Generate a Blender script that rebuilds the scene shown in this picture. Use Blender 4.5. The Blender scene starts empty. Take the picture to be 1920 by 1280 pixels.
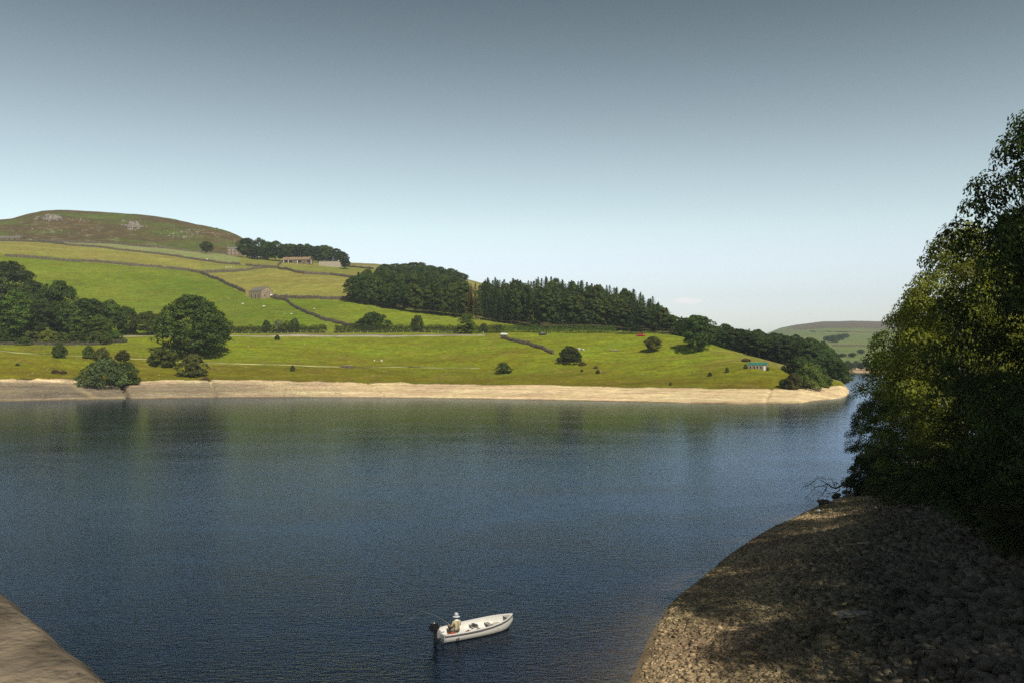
import bpy, bmesh, math, random
import numpy as np
from mathutils import Vector, Matrix

random.seed(7)
rng = np.random.default_rng(7)
SC = bpy.context.scene
COL = SC.collection
R = math.radians

# ------------------------------------------------------------------ camera
F = 1600.0            # focal length in photograph pixels (1920 wide)
V0 = 660.0            # image row of the horizon
CZ = 15.0             # eye height above the water
cam_d = bpy.data.cameras.new('camera')
cam_d.sensor_width = 36.0
cam_d.lens = 36.0 * F / 1920.0
cam_d.clip_start = 0.05
cam_d.clip_end = 30000.0
cam = bpy.data.objects.new('camera', cam_d)
COL.objects.link(cam)
cam.location = (0, 0, CZ)
cam.rotation_euler = (math.pi / 2 + math.atan((V0 - 640.0) / F), 0, 0)
SC.camera = cam

# ------------------------------------------------------------------ sky and sun
SUN_AZ = R(27)        # how far to the right of straight behind the camera the sun stands
SUN_EL = R(45)
world = bpy.data.worlds.new('World')
SC.world = world
world.use_nodes = True
wn, wl = world.node_tree.nodes, world.node_tree.links
wn.clear()
sky = wn.new('ShaderNodeTexSky')
sky.sky_type = 'NISHITA'
sky.sun_disc = False
sky.sun_elevation = SUN_EL
sky.sun_rotation = math.pi - SUN_AZ
sky.altitude = 300
sky.air_density = 1.0
sky.dust_density = 1.3
sky.ozone_density = 1.6
hsv = wn.new('ShaderNodeHueSaturation')
hsv.inputs['Saturation'].default_value = 0.56
# the photograph's sky falls off steeply from a pale horizon to a slate zenith
tc = wn.new('ShaderNodeTexCoord')
sx = wn.new('ShaderNodeSeparateXYZ')
rmp = wn.new('ShaderNodeValToRGB')
rmp.color_ramp.interpolation = 'B_SPLINE'
els = rmp.color_ramp.elements
els[0].position = 0.0; els[0].color = (1.12, 1.16, 1.13, 1)
els[1].position = 1.0; els[1].color = (0.17, 0.20, 0.22, 1)
for p, c in ((0.06, (1.15, 1.21, 1.10, 1)), (0.17, (0.86, 0.93, 0.84, 1)), (0.30, (0.43, 0.49, 0.45, 1)), (0.42, (0.21, 0.255, 0.255, 1)), (0.6, (0.16, 0.20, 0.215, 1))):
    e = els.new(p); e.color = c
mul = wn.new('ShaderNodeMixRGB'); mul.blend_type = 'MULTIPLY'; mul.inputs[0].default_value = 1.0
bg = wn.new('ShaderNodeBackground'); bg.inputs['Strength'].default_value = 0.15
wo = wn.new('ShaderNodeOutputWorld')
wl.new(sky.outputs[0], hsv.inputs['Color'])
wl.new(tc.outputs['Generated'], sx.inputs[0])
wl.new(sx.outputs['Z'], rmp.inputs[0])
wl.new(hsv.outputs[0], mul.inputs[1]); wl.new(rmp.outputs[0], mul.inputs[2])
# one small fair-weather cloud low over the wood
def wmath(op, a, b=None):
    q = wn.new('ShaderNodeMath'); q.operation = op
    for k, v in enumerate((a, b)):
        if v is None: continue
        if isinstance(v, (int, float)): q.inputs[k].default_value = v
        else: wl.new(v, q.inputs[k])
    return q.outputs[0]
cnz = wn.new('ShaderNodeTexNoise'); cnz.inputs['Scale'].default_value = 70; cnz.inputs['Detail'].default_value = 5
cmp_ = wn.new('ShaderNodeMapping'); cmp_.inputs['Scale'].default_value = (1, 1, 2.4)
wl.new(tc.outputs['Generated'], cmp_.inputs[0]); wl.new(cmp_.outputs[0], cnz.inputs['Vector'])
ca_ = wmath('DIVIDE', wmath('SUBTRACT', wmath('DIVIDE', sx.outputs['X'], sx.outputs['Y']), 0.2044), 0.0215)
cb_ = wmath('DIVIDE', wmath('SUBTRACT', wmath('DIVIDE', sx.outputs['Z'], sx.outputs['Y']), 0.0605), 0.0052)
cr_ = wmath('ADD', wmath('ADD', wmath('MULTIPLY', ca_, ca_), wmath('MULTIPLY', cb_, cb_)), wmath('MULTIPLY', wmath('SUBTRACT', cnz.outputs['Fac'], 0.5), 2.6))
cmr = wn.new('ShaderNodeMapRange'); cmr.interpolation_type = 'SMOOTHSTEP'; cmr.inputs[1].default_value = 1.1; cmr.inputs[2].default_value = -0.1; cmr.inputs[3].default_value = 0.0; cmr.inputs[4].default_value = 0.75
wl.new(cr_, cmr.inputs[0])
cmx = wn.new('ShaderNodeMixRGB'); cmx.inputs[2].default_value = (6.6, 6.2, 6.2, 1)
wl.new(wmath('MULTIPLY', cmr.outputs[0], wmath('GREATER_THAN', sx.outputs['Y'], 0.0)), cmx.inputs[0]); wl.new(mul.outputs[0], cmx.inputs[1])
wl.new(cmx.outputs[0], bg.inputs['Color'])
wl.new(bg.outputs[0], wo.inputs['Surface'])

sun_d = bpy.data.lights.new('sun', 'SUN')
sun_d.energy = 4.2
sun_d.angle = R(0.53)
sun_d.color = (1.0, 0.93, 0.80)
sun = bpy.data.objects.new('sun', sun_d)
COL.objects.link(sun)
SUN_DIR = Vector((-math.sin(SUN_AZ) * math.cos(SUN_EL), math.cos(SUN_AZ) * math.cos(SUN_EL), -math.sin(SUN_EL)))
sun.rotation_euler = SUN_DIR.to_track_quat('-Z', 'Y').to_euler()
sun.location = (60, -60, 90)

vs = SC.view_settings
vs.view_transform = 'Standard'; vs.look = 'None'; vs.exposure = 0.2; vs.gamma = 1.0; vs.use_curve_mapping = False
SC.render.engine = 'CYCLES'
SC.cycles.use_denoising = False      # the photograph is grainy; denoising smears leaf, stone and ripple texture
SC.cycles.max_bounces = 6
SC.cycles.diffuse_bounces = 2
SC.cycles.glossy_bounces = 3
SC.cycles.transmission_bounces = 3
SC.cycles.transparent_max_bounces = 8
SC.cycles.volume_bounces = 0
SC.cycles.caustics_reflective = False
SC.cycles.caustics_refractive = False
SC.cycles.sample_clamp_indirect = 4.0

# ------------------------------------------------------------------ helpers
ORD = ['leftmost', 'second', 'third', 'fourth', 'fifth', 'sixth', 'seventh', 'eighth', 'ninth', 'tenth', 'eleventh', 'twelfth',
       'thirteenth', 'fourteenth', 'fifteenth', 'sixteenth', 'seventeenth', 'eighteenth', 'nineteenth', 'twentieth']
def ordw(i):
    if i < 20: return ORD[i]
    t = ['twenty', 'thirty', 'forty', 'fifty', 'sixty', 'seventy'][i // 10 - 1] if (i + 1) % 10 else ''
    n = i + 1
    tens = {2: 'twenty', 3: 'thirty', 4: 'forty', 5: 'fifty', 6: 'sixty', 7: 'seventy'}
    tenth = {2: 'twentieth', 3: 'thirtieth', 4: 'fortieth', 5: 'fiftieth', 6: 'sixtieth', 7: 'seventieth'}
    if n % 10 == 0: return tenth[n // 10]
    return tens[n // 10] + '-' + ['first', 'second', 'third', 'fourth', 'fifth', 'sixth', 'seventh', 'eighth', 'ninth'][n % 10 - 1]

def tag(o, label=None, cat=None, group=None, kind=None):
    if label: o['label'] = label
    if cat: o['category'] = cat
    if group: o['group'] = group
    if kind: o['kind'] = kind
    return o

def empty(name, loc, rz=0.0, scale=None):
    o = bpy.data.objects.new(name, None)
    o.empty_display_size = 0.3
    COL.objects.link(o)
    o.location = loc
    o.rotation_euler = (0, 0, rz)
    if scale is not None:
        o.scale = scale if hasattr(scale, '__len__') else (scale,) * 3
    return o

def link(name, me, parent=None, mat=None):
    o = bpy.data.objects.new(name, me)
    COL.objects.link(o)
    if parent is not None: o.parent = parent
    if mat is not None and len(me.materials) == 0: me.materials.append(mat)
    return o

def mesh_np(name, V, faces, mat=None, smooth=False, attr=None):
    """V (N,3); faces (M,k) array or list of such arrays; attr: dict name -> (N,3) colours or (N,) floats"""
    if isinstance(faces, np.ndarray): faces = [faces]
    V = np.asarray(V, dtype=np.float32)
    me = bpy.data.meshes.new(name)
    me.vertices.add(len(V))
    me.vertices.foreach_set('co', V.ravel())
    nl = sum(f.size for f in faces); nf = sum(len(f) for f in faces)
    me.loops.add(nl); me.polygons.add(nf)
    me.loops.foreach_set('vertex_index', np.concatenate([f.ravel() for f in faces]).astype(np.int32))
    tot = np.concatenate([np.full(len(f), f.shape[1], dtype=np.int32) for f in faces])
    st = np.concatenate([[0], np.cumsum(tot)[:-1]]).astype(np.int32)
    me.polygons.foreach_set('loop_start', st)
    if smooth: me.polygons.foreach_set('use_smooth', np.ones(nf, dtype=bool))
    me.update(calc_edges=True)
    me.validate()
    if attr:
        for k, a in attr.items():
            a = np.asarray(a, dtype=np.float32)
            if a.ndim == 1:
                at = me.attributes.new(k, 'FLOAT', 'POINT'); at.data.foreach_set('value', a)
            else:
                at = me.attributes.new(k, 'FLOAT_COLOR', 'POINT')
                at.data.foreach_set('color', np.concatenate([a, np.ones((len(a), 1), np.float32)], 1).ravel())
    if mat is not None: me.materials.append(mat)
    return me

def bm_mesh(name, bm, mat=None, smooth=False):
    me = bpy.data.meshes.new(name)
    bm.normal_update()
    if smooth:
        for f in bm.faces: f.smooth = True
    bm.to_mesh(me); bm.free()
    if mat is not None: me.materials.append(mat)
    return me

def bx(bm, x0, x1, y0, y1, z0, z1, mi=0):
    vs_ = [bm.verts.new(p) for p in ((x0, y0, z0), (x1, y0, z0), (x1, y1, z0), (x0, y1, z0), (x0, y0, z1), (x1, y0, z1), (x1, y1, z1), (x0, y1, z1))]
    for f in ((0, 3, 2, 1), (4, 5, 6, 7), (0, 1, 5, 4), (1, 2, 6, 5), (2, 3, 7, 6), (3, 0, 4, 7)):
        fc = bm.faces.new([vs_[i] for i in f]); fc.material_index = mi
    return vs_

def box_obj(name, dims, mat, parent, bevel=0.0):
    bm = bmesh.new(); bx(bm, *dims)
    if bevel: bmesh.ops.bevel(bm, geom=bm.edges[:], offset=bevel, segments=2, affect='EDGES')
    return link(name, bm_mesh(name, bm, mat), parent)

def tube(bm, pts, radii, n=6, cap=True):
    rings = []
    pts = [Vector(p) for p in pts]
    up = Vector((0, 0, 1))
    for i, p in enumerate(pts):
        t = (pts[min(i + 1, len(pts) - 1)] - pts[max(i - 1, 0)]).normalized()
        a = t.cross(up)
        if a.length < 0.05: a = t.cross(Vector((1, 0, 0)))
        a.normalize(); b = t.cross(a).normalized()
        rings.append([bm.verts.new(p + (a * math.cos(2 * math.pi * k / n) + b * math.sin(2 * math.pi * k / n)) * radii[i]) for k in range(n)])
    for i in range(len(rings) - 1):
        for k in range(n):
            bm.faces.new((rings[i][k], rings[i][(k + 1) % n], rings[i + 1][(k + 1) % n], rings[i + 1][k]))
    if cap:
        bm.faces.new(rings[0]); bm.faces.new(rings[-1][::-1])

def _hash(ix, iy, s):
    h = (ix.astype(np.int64) * 374761393 + iy.astype(np.int64) * 668265263 + s * 974711) & 0x7fffffff
    h = ((h ^ (h >> 13)) * 1274126177) & 0x7fffffff
    return ((h ^ (h >> 16)) & 0xffff) / 65535.0
def vnoise(x, y, s=0):
    ix = np.floor(x); iy = np.floor(y); fx = x - ix; fy = y - iy
    fx = fx * fx * (3 - 2 * fx); fy = fy * fy * (3 - 2 * fy)
    a = _hash(ix, iy, s); b = _hash(ix + 1, iy, s); c = _hash(ix, iy + 1, s); d = _hash(ix + 1, iy + 1, s)
    return (a + (b - a) * fx) * (1 - fy) + (c + (d - c) * fx) * fy
def fbm(x, y, s=0, o=4):
    r = 0; a = 0.5; t = 0
    for i in range(o):
        r = r + a * vnoise(x, y, s + i * 17); t += a; a *= 0.5; x = x * 2.03 + 3.1; y = y * 2.03 + 1.7
    return r / t            # 0..1

def pchip(xk, yk, x):
    xk = np.asarray(xk, float); yk = np.asarray(yk, float)
    h = np.diff(xk); dl = np.diff(yk) / h
    m = np.zeros(len(xk))
    for i in range(1, len(xk) - 1):
        if dl[i - 1] * dl[i] > 0:
            w1 = 2 * h[i] + h[i - 1]; w2 = h[i] + 2 * h[i - 1]
            m[i] = (w1 + w2) / (w1 / dl[i - 1] + w2 / dl[i])
    m[0] = dl[0]; m[-1] = dl[-1]
    x = np.clip(x, xk[0], xk[-1])
    i = np.clip(np.searchsorted(xk, x) - 1, 0, len(h) - 1)
    t = (x - xk[i]) / h[i]
    return ((2 * t**3 - 3 * t**2 + 1) * yk[i] + (t**3 - 2 * t**2 + t) * h[i] * m[i] + (-2 * t**3 + 3 * t**2) * yk[i + 1] + (t**3 - t**2) * h[i] * m[i + 1])

# ------------------------------------------------------------------ materials
def new_mat(name):
    m = bpy.data.materials.new(name); m.use_nodes = True
    n, l = m.node_tree.nodes, m.node_tree.links
    n.clear()
    out = n.new('ShaderNodeOutputMaterial')
    return m, n, l, out

def simple(name, col, rough=0.8, var=0.25, scale=3.0, bump=0.0, metallic=0.0, spec=0.3, obj_random=0.0, bscale=None, coords='Object'):
    m, n, l, out = new_mat(name)
    p = n.new('ShaderNodeBsdfPrincipled')
    p.inputs['Roughness'].default_value = rough
    p.inputs['Metallic'].default_value = metallic
    p.inputs['Specular IOR Level'].default_value = spec
    t = n.new('ShaderNodeTexCoord')
    nz = n.new('ShaderNodeTexNoise'); nz.inputs['Scale'].default_value = scale; nz.inputs['Detail'].default_value = 6
    l.new(t.outputs[coords], nz.inputs['Vector'])
    mr = n.new('ShaderNodeMapRange'); mr.inputs[1].default_value = 0.3; mr.inputs[2].default_value = 0.7
    mr.inputs[3].default_value = 1 - var; mr.inputs[4].default_value = 1 + var
    l.new(nz.outputs['Fac'], mr.inputs[0])
    src = mr.outputs[0]
    if obj_random:
        oi = n.new('ShaderNodeObjectInfo')
        m2 = n.new('ShaderNodeMapRange'); m2.inputs[3].default_value = 1 - obj_random; m2.inputs[4].default_value = 1 + obj_random
        l.new(oi.outputs['Random'], m2.inputs[0])
        mm = n.new('ShaderNodeMath'); mm.operation = 'MULTIPLY'
        l.new(src, mm.inputs[0]); l.new(m2.outputs[0], mm.inputs[1]); src = mm.outputs[0]
    vm = n.new('ShaderNodeVectorMath'); vm.operation = 'SCALE'
    vm.inputs[0].default_value = col
    l.new(src, vm.inputs['Scale'])
    l.new(vm.outputs[0], p.inputs['Base Color'])
    if bump:
        b = n.new('ShaderNodeBump'); b.inputs['Strength'].default_value = 1.0; b.inputs['Distance'].default_value = bump
        n2 = n.new('ShaderNodeTexNoise'); n2.inputs['Scale'].default_value = bscale or scale * 3; n2.inputs['Detail'].default_value = 5
        l.new(t.outputs[coords], n2.inputs['Vector'])
        l.new(n2.outputs['Fac'], b.inputs['Height']); l.new(b.outputs[0], p.inputs['Normal'])
    l.new(p.outputs[0], out.inputs['Surface'])
    return m

def leaf_mat(name, col, trans=0.22, gloss=0.012, var=0.5):
    m, n, l, out = new_mat(name)
    at = n.new('ShaderNodeAttribute'); at.attribute_name = 'lv'
    oi = n.new('ShaderNodeObjectInfo')
    a = n.new('ShaderNodeMapRange'); a.inputs[3].default_value = 1 - var; a.inputs[4].default_value = 1 + var
    l.new(at.outputs['Fac'], a.inputs[0])
    b = n.new('ShaderNodeMapRange'); b.inputs[3].default_value = 0.70; b.inputs[4].default_value = 1.36
    l.new(oi.outputs['Random'], b.inputs[0])
    mm = n.new('ShaderNodeMath'); mm.operation = 'MULTIPLY'
    l.new(a.outputs[0], mm.inputs[0]); l.new(b.outputs[0], mm.inputs[1])
    hs = n.new('ShaderNodeHueSaturation'); hs.inputs['Color'].default_value = (*col, 1)
    hr = n.new('ShaderNodeMapRange'); hr.inputs[3].default_value = 0.477; hr.inputs[4].default_value = 0.518
    ml = n.new('ShaderNodeMath'); ml.operation = 'MULTIPLY'; ml.inputs[1].default_value = 7.13
    fr = n.new('ShaderNodeMath'); fr.operation = 'FRACT'
    l.new(oi.outputs['Random'], ml.inputs[0]); l.new(ml.outputs[0], fr.inputs[0]); l.new(fr.outputs[0], hr.inputs[0])
    l.new(hr.outputs[0], hs.inputs['Hue']); l.new(mm.outputs[0], hs.inputs['Value'])
    d = n.new('ShaderNodeBsdfDiffuse'); t = n.new('ShaderNodeBsdfTranslucent'); g = n.new('ShaderNodeBsdfGlossy')
    g.inputs['Roughness'].default_value = 0.55; g.inputs['Color'].default_value = (1, 1, 1, 1)
    tcol = n.new('ShaderNodeMixRGB'); tcol.blend_type = 'MULTIPLY'; tcol.inputs[0].default_value = 1
    tcol.inputs[2].default_value = (1.3, 1.25, 0.5, 1)
    l.new(hs.outputs[0], d.inputs['Color']); l.new(hs.outputs[0], tcol.inputs[1]); l.new(tcol.outputs[0], t.inputs['Color'])
    mx = n.new('ShaderNodeMixShader'); mx.inputs[0].default_value = trans
    l.new(d.outputs[0], mx.inputs[1]); l.new(t.outputs[0], mx.inputs[2])
    m2 = n.new('ShaderNodeMixShader'); m2.inputs[0].default_value = gloss
    l.new(mx.outputs[0], m2.inputs[1]); l.new(g.outputs[0], m2.inputs[2])
    l.new(m2.outputs[0], out.inputs['Surface'])
    return m

def land_mat(name, stretch=(1, 1, 1), fine=1.2, bump=0.12, var=0.3):
    """colour from the vertex attribute Col (what grows or lies there), broken up by noise"""
    m, n, l, out = new_mat(name)
    p = n.new('ShaderNodeBsdfPrincipled'); p.inputs['Roughness'].default_value = 0.95; p.inputs['Specular IOR Level'].default_value = 0.1
    at = n.new('ShaderNodeAttribute'); at.attribute_name = 'Col'
    t = n.new('ShaderNodeTexCoord')
    mp = n.new('ShaderNodeMapping'); mp.inputs['Scale'].default_value = stretch
    l.new(t.outputs['Object'], mp.inputs[0])
    prod = None
    for sc_, dt, v in ((0.045, 6, var * 0.5), (0.3, 6, var * 0.85), (fine, 8, var * 1.35)):
        nz = n.new('ShaderNodeTexNoise'); nz.inputs['Scale'].default_value = sc_; nz.inputs['Detail'].default_value = dt
        nz.inputs['Roughness'].default_value = 0.62
        l.new(mp.outputs[0], nz.inputs['Vector'])
        mr = n.new('ShaderNodeMapRange'); mr.inputs[1].default_value = 0.3; mr.inputs[2].default_value = 0.7
        mr.inputs[3].default_value = 1 - v; mr.inputs[4].default_value = 1 + v
        l.new(nz.outputs['Fac'], mr.inputs[0])
        if prod is None: prod = mr.outputs[0]
        else:
            mm = n.new('ShaderNodeMath'); mm.operation = 'MULTIPLY'
            l.new(prod, mm.inputs[0]); l.new(mr.outputs[0], mm.inputs[1]); prod = mm.outputs[0]
    # hue drift between fresh and dry
    nh = n.new('ShaderNodeTexNoise'); nh.inputs['Scale'].default_value = 0.09; nh.inputs['Detail'].default_value = 6
    l.new(mp.outputs[0], nh.inputs['Vector'])
    hr = n.new('ShaderNodeMapRange'); hr.inputs[1].default_value = 0.3; hr.inputs[2].default_value = 0.7; hr.inputs[3].default_value = 0.482; hr.inputs[4].default_value = 0.516
    l.new(nh.outputs['Fac'], hr.inputs[0])
    hs = n.new('ShaderNodeHueSaturation')
    l.new(at.outputs['Color'], hs.inputs['Color']); l.new(hr.outputs[0], hs.inputs['Hue']); l.new(prod, hs.inputs['Value'])
    l.new(hs.outputs[0], p.inputs['Base Color'])
    b = n.new('ShaderNodeBump'); b.inputs['Distance'].default_value = bump; b.inputs['Strength'].default_value = 1
    nb = n.new('ShaderNodeTexNoise'); nb.inputs['Scale'].default_value = fine * 1.4; nb.inputs['Detail'].default_value = 5
    l.new(t.outputs['Object'], nb.inputs['Vector']); l.new(nb.outputs['Fac'], b.inputs['Height'])
    l.new(b.outputs[0], p.inputs['Normal'])
    l.new(p.outputs[0], out.inputs['Surface'])
    return m

M = {}
M['land'] = land_mat('land_grass', stretch=(0.55, 1.3, 1.3), fine=1.1)
M['far_land'] = land_mat('far_land_grass', stretch=(0.5, 1, 1), fine=0.5, bump=0.3)
M['bank'] = land_mat('bank_gravel', fine=6.0, bump=0.05, var=0.35)
L = {
    'oak': (0.040, 0.068, 0.014), 'sycamore': (0.034, 0.060, 0.013), 'ash': (0.075, 0.118, 0.024), 'birch': (0.060, 0.092, 0.026),
    'spruce': (0.024, 0.042, 0.014), 'spruce_olive': (0.044, 0.060, 0.016), 'pine': (0.030, 0.052, 0.020), 'wood': (0.036, 0.062, 0.014),
    'wood_back': (0.036, 0.066, 0.022), 'willow': (0.085, 0.115, 0.055), 'olive': (0.062, 0.070, 0.020), 'shrub': (0.044, 0.068, 0.016),
    'yellowgreen': (0.075, 0.098, 0.020), 'hedge': (0.030, 0.050, 0.012), 'hedge_light': (0.060, 0.092, 0.020), 'bank_tree': (0.108, 0.140, 0.024),
    'bank_dark': (0.030, 0.046, 0.010), 'far': (0.044, 0.070, 0.044), 'heather': (0.11, 0.080, 0.055), 'dead': (0.13, 0.075, 0.04), 'grass_tuft': (0.10, 0.13, 0.03)}  # 'far' has bluish haze mixed into its leaf colour
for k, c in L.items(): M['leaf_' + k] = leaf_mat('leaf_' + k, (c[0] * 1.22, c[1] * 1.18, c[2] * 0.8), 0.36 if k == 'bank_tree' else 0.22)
M['bark'] = simple('bark', (0.075, 0.058, 0.042), 0.9, 0.35, 4, 0.02)
M['bark_grey'] = simple('bark_grey', (0.16, 0.14, 0.11), 0.9, 0.35, 4, 0.02)
M['bark_birch'] = simple('bark_birch', (0.50, 0.46, 0.39), 0.8, 0.4, 3, 0.01)
M['dead_wood'] = simple('dead_wood', (0.13, 0.105, 0.085), 0.9, 0.3, 6, 0.01)
M['wall_stone'] = simple('dry_stone', (0.105, 0.086, 0.058), 0.95, 0.6, 1.6, 0.12, bscale=2.5)
M['mossy_wall'] = simple('mossy_wall', (0.050, 0.047, 0.028), 0.95, 0.6, 1.0, 0.1)
M['house_stone'] = simple('house_stone', (0.27, 0.215, 0.145), 0.95, 0.4, 1.2, 0.08, bscale=3)
M['house_stone_dark'] = simple('house_stone_dark', (0.165, 0.120, 0.072), 0.95, 0.4, 1.0, 0.08, bscale=3)
M['quoin'] = simple('quoin', (0.33, 0.275, 0.20), 0.9, 0.25, 2, 0.03)
M['slate'] = simple('stone_slate', (0.155, 0.14, 0.12), 0.9, 0.3, 1.5, 0.06, bscale=5)
M['roof_rust'] = simple('roof_rust', (0.235, 0.16, 0.095), 0.9, 0.4, 0.8, 0.03)
M['boards'] = simple('weathered_boards', (0.37, 0.315, 0.25), 0.9, 0.25, 1.5, 0.03)
M['shade_and_tyre_black'] = simple('interior_shade_and_tyre_black', (0.015, 0.014, 0.012), 0.9, 0.2)  # near-black: shade inside doors and windows painted on panels; also the tyres
M['white_paint'] = simple('white_paint', (0.72, 0.71, 0.67), 0.6, 0.08)
M['green_roof'] = simple('green_sheet_roof', (0.022, 0.165, 0.125), 0.5, 0.25, 1.0)
M['glass'] = simple('window_glass', (0.03, 0.035, 0.04), 0.1, 0.1, spec=0.6)
M['tarmac'] = simple('pale_road', (0.30, 0.265, 0.20), 0.95, 0.3, 0.15)
M['track'] = simple('track_stone', (0.40, 0.36, 0.24), 0.95, 0.35, 0.25)
M['track_worn'] = simple('track_worn', (0.26, 0.25, 0.10), 0.95, 0.75, 0.09)
M['post'] = simple('fence_wood', (0.30, 0.26, 0.20), 0.9, 0.3, 3)
M['wire'] = simple('fence_wire', (0.25, 0.24, 0.22), 0.6, 0.1)
M['stone'] = simple('bank_stone', (0.105, 0.090, 0.072), 0.92, 0.35, 3.5, 0.012, obj_random=0.25, bscale=14, spec=0.2)
M['pebble'] = simple('pebble', (0.155, 0.128, 0.093), 0.92, 0.5, 2.2, 0.01, bscale=20, spec=0.2)
M['pale_rock'] = simple('pale_rock', (0.46, 0.43, 0.35), 0.95, 0.3, 1.0, 0.05)
M['straw_rock'] = simple('straw_rock', (0.36, 0.34, 0.20), 0.95, 0.3, 1.0)
M['moor_rock'] = simple('moor_rock', (0.27, 0.24, 0.19), 0.95, 0.4, 0.6, 0.1)
M['grit_rock'] = simple('gritstone_rock', (0.21, 0.18, 0.15), 0.95, 0.5, 0.6, 0.15)
M['bank_pebble'] = simple('shore_pebble', (0.25, 0.215, 0.165), 0.95, 0.45, 1.0)

# ------------------------------------------------------------------ terrain of the far side
def PX(u, v, d):
    """the point seen at photo pixel (u, v), d metres ahead of the camera"""
    return Vector(((u - 960.0) / F * d, d, CZ - (v - V0) / F * d))
def il(u, pts):
    a = np.array(pts, float); return np.interp(u, a[:, 0], a[:, 1])

UG = np.arange(-1100, 1720, 6.0)
def smooth(a, k=5):
    w = np.hanning(k + 2)[1:-1]; w /= w.sum()
    return np.convolve(np.pad(a, (k // 2, k // 2), 'edge'), w, 'valid')
def uv_lookup(pts): return smooth(il(UG, pts))

f1v = uv_lookup([(-1100, 756), (0, 752), (200, 748.5), (400, 745.5), (600, 744.5), (800, 746), (1000, 749), (1150, 752), (1300, 755.5), (1400, 757), (1500, 756), (1545, 749), (1580, 745), (1720, 745)])
f1d = CZ * F / (f1v - V0)
f2v = uv_lookup([(-1100, 706), (0, 708), (150, 710), (250, 714), (330, 712), (400, 712), (700, 714.5), (1000, 720.5), (1200, 724.5), (1380, 728), (1480, 727), (1540, 723), (1580, 720), (1720, 718)])
f2d = f1d + uv_lookup([(-1100, 36), (1300, 34), (1480, 38), (1580, 34), (1720, 34)])
f3v = uv_lookup([(-1100, 650), (0, 659), (200, 668), (400, 681), (650, 687), (900, 690), (1150, 695), (1300, 698), (1380, 692), (1440, 691), (1490, 699), (1540, 712), (1580, 717.5), (1720, 717)])
f3d = f1d + uv_lookup([(-1100, 66), (1300, 66), (1480, 60), (1580, 42), (1720, 42)])
f4v = uv_lookup([(-1100, 634), (0, 640), (240, 631), (450, 628), (700, 627), (900, 627), (1100, 628), (1250, 630), (1310, 637), (1340, 645), (1400, 663), (1480, 688), (1540, 707), (1580, 716), (1720, 716)])
f4d = f1d + uv_lookup([(-1100, 130), (1200, 128), (1320, 118), (1480, 90), (1580, 50), (1720, 50)])
f5v = uv_lookup([(-1100, 590), (0, 596), (300, 583), (480, 560), (650, 566), (760, 582), (850, 594), (1000, 614), (1150, 620), (1270, 627), (1340, 647), (1400, 667), (1480, 692), (1580, 722), (1720, 722)])
f5d = f4d + uv_lookup([(-1100, 90), (480, 118), (650, 90), (850, 60), (1000, 34), (1270, 25), (1400, 25), (1720, 14)])
f6v = uv_lookup([(-1100, 476), (0, 483), (200, 496), (370, 512), (500, 506), (680, 520), (760, 545), (850, 562), (1000, 588), (1150, 600), (1270, 612), (1340, 640), (1400, 668), (1480, 700), (1720, 730)])
f6d = f5d + uv_lookup([(-1100, 160), (480, 120), (680, 120), (850, 90), (1270, 70), (1400, 40), (1720, 20)])
f7v = uv_lookup([(-1100, 448), (0, 455), (200, 464), (400, 480), (550, 494), (650, 503), (700, 506), (850, 533), (1000, 568), (1150, 590), (1270, 606), (1340, 640), (1400, 672), (1480, 706), (1720, 734)])
f7d = f6d + uv_lookup([(-1100, 110), (1000, 110), (1270, 80), (1400, 40), (1720, 20)])
f8v = uv_lookup([(-1100, 440), (0, 447), (70, 452), (200, 457), (300, 465), (420, 474), (550, 488), (650, 499), (700, 501), (850, 524), (1000, 560), (1150, 586), (1270, 606), (1340, 644), (1720, 738)])
f8d = f7d + uv_lookup([(-1100, 90), (1000, 90), (1270, 90), (1400, 60), (1720, 30)])
f9v = np.interp(UG, *np.array([(-1100, 470), (-300, 440), (-60, 424), (0, 419.5), (22, 417), (50, 408), (78, 401.5), (110, 399.5), (180, 403), (250, 408), (330, 417), (385, 428), (420, 436), (446, 446), (480, 464), (520, 478), (560, 486), (650, 497), (700, 499), (850, 520), (900, 533), (1000, 556), (1150, 584), (1270, 606), (1340, 648), (1720, 742)], float).T)
f9d = f8d + uv_lookup([(-1100, 330), (300, 330), (480, 200), (1000, 120), (1270, 110), (1400, 60), (1720, 30)])

def vz(v, d): return CZ - (v - V0) / F * d
DG = np.concatenate([np.linspace(190, 460, 320), np.linspace(462, 1500, 360), np.linspace(1520, 4000, 40)])
TAB = np.zeros((len(UG), len(DG)))
for i in range(len(UG)):
    dk = [f1d[i] - 80, f1d[i] - 25, f1d[i], f2d[i], f3d[i], f4d[i], f5d[i], f6d[i], f7d[i], f8d[i], f9d[i], f9d[i] + 250, f9d[i] + 900, f9d[i] + 3000]
    z9 = vz(f9v[i], f9d[i])
    zk = [-7, -2.2, 0.0, vz(f2v[i], f2d[i]), vz(f3v[i], f3d[i]), vz(f4v[i], f4d[i]), vz(f5v[i], f5d[i]), vz(f6v[i], f6d[i]), vz(f7v[i], f7d[i]), vz(f8v[i], f8d[i]), z9, z9 * 0.9 - 3, z9 * 0.55 - 12, z9 * 0.25 - 20]
    z = pchip(dk, zk, np.maximum(DG, dk[0]))
    # the spur runs out into the water on the right
    k = np.clip((UG[i] - 1574) / 44.0, 0, 1); k = k * k * (3 - 2 * k)
    back = np.clip((UG[i] - 1500) / 100.0, 0, 1) * np.clip((DG - (f4d[i] + 10)) / 70.0, 0, 1)
    z = z * (1 - back) + (-6) * back
    TAB[i] = z * (1 - k) + (-6.0) * k

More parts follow.
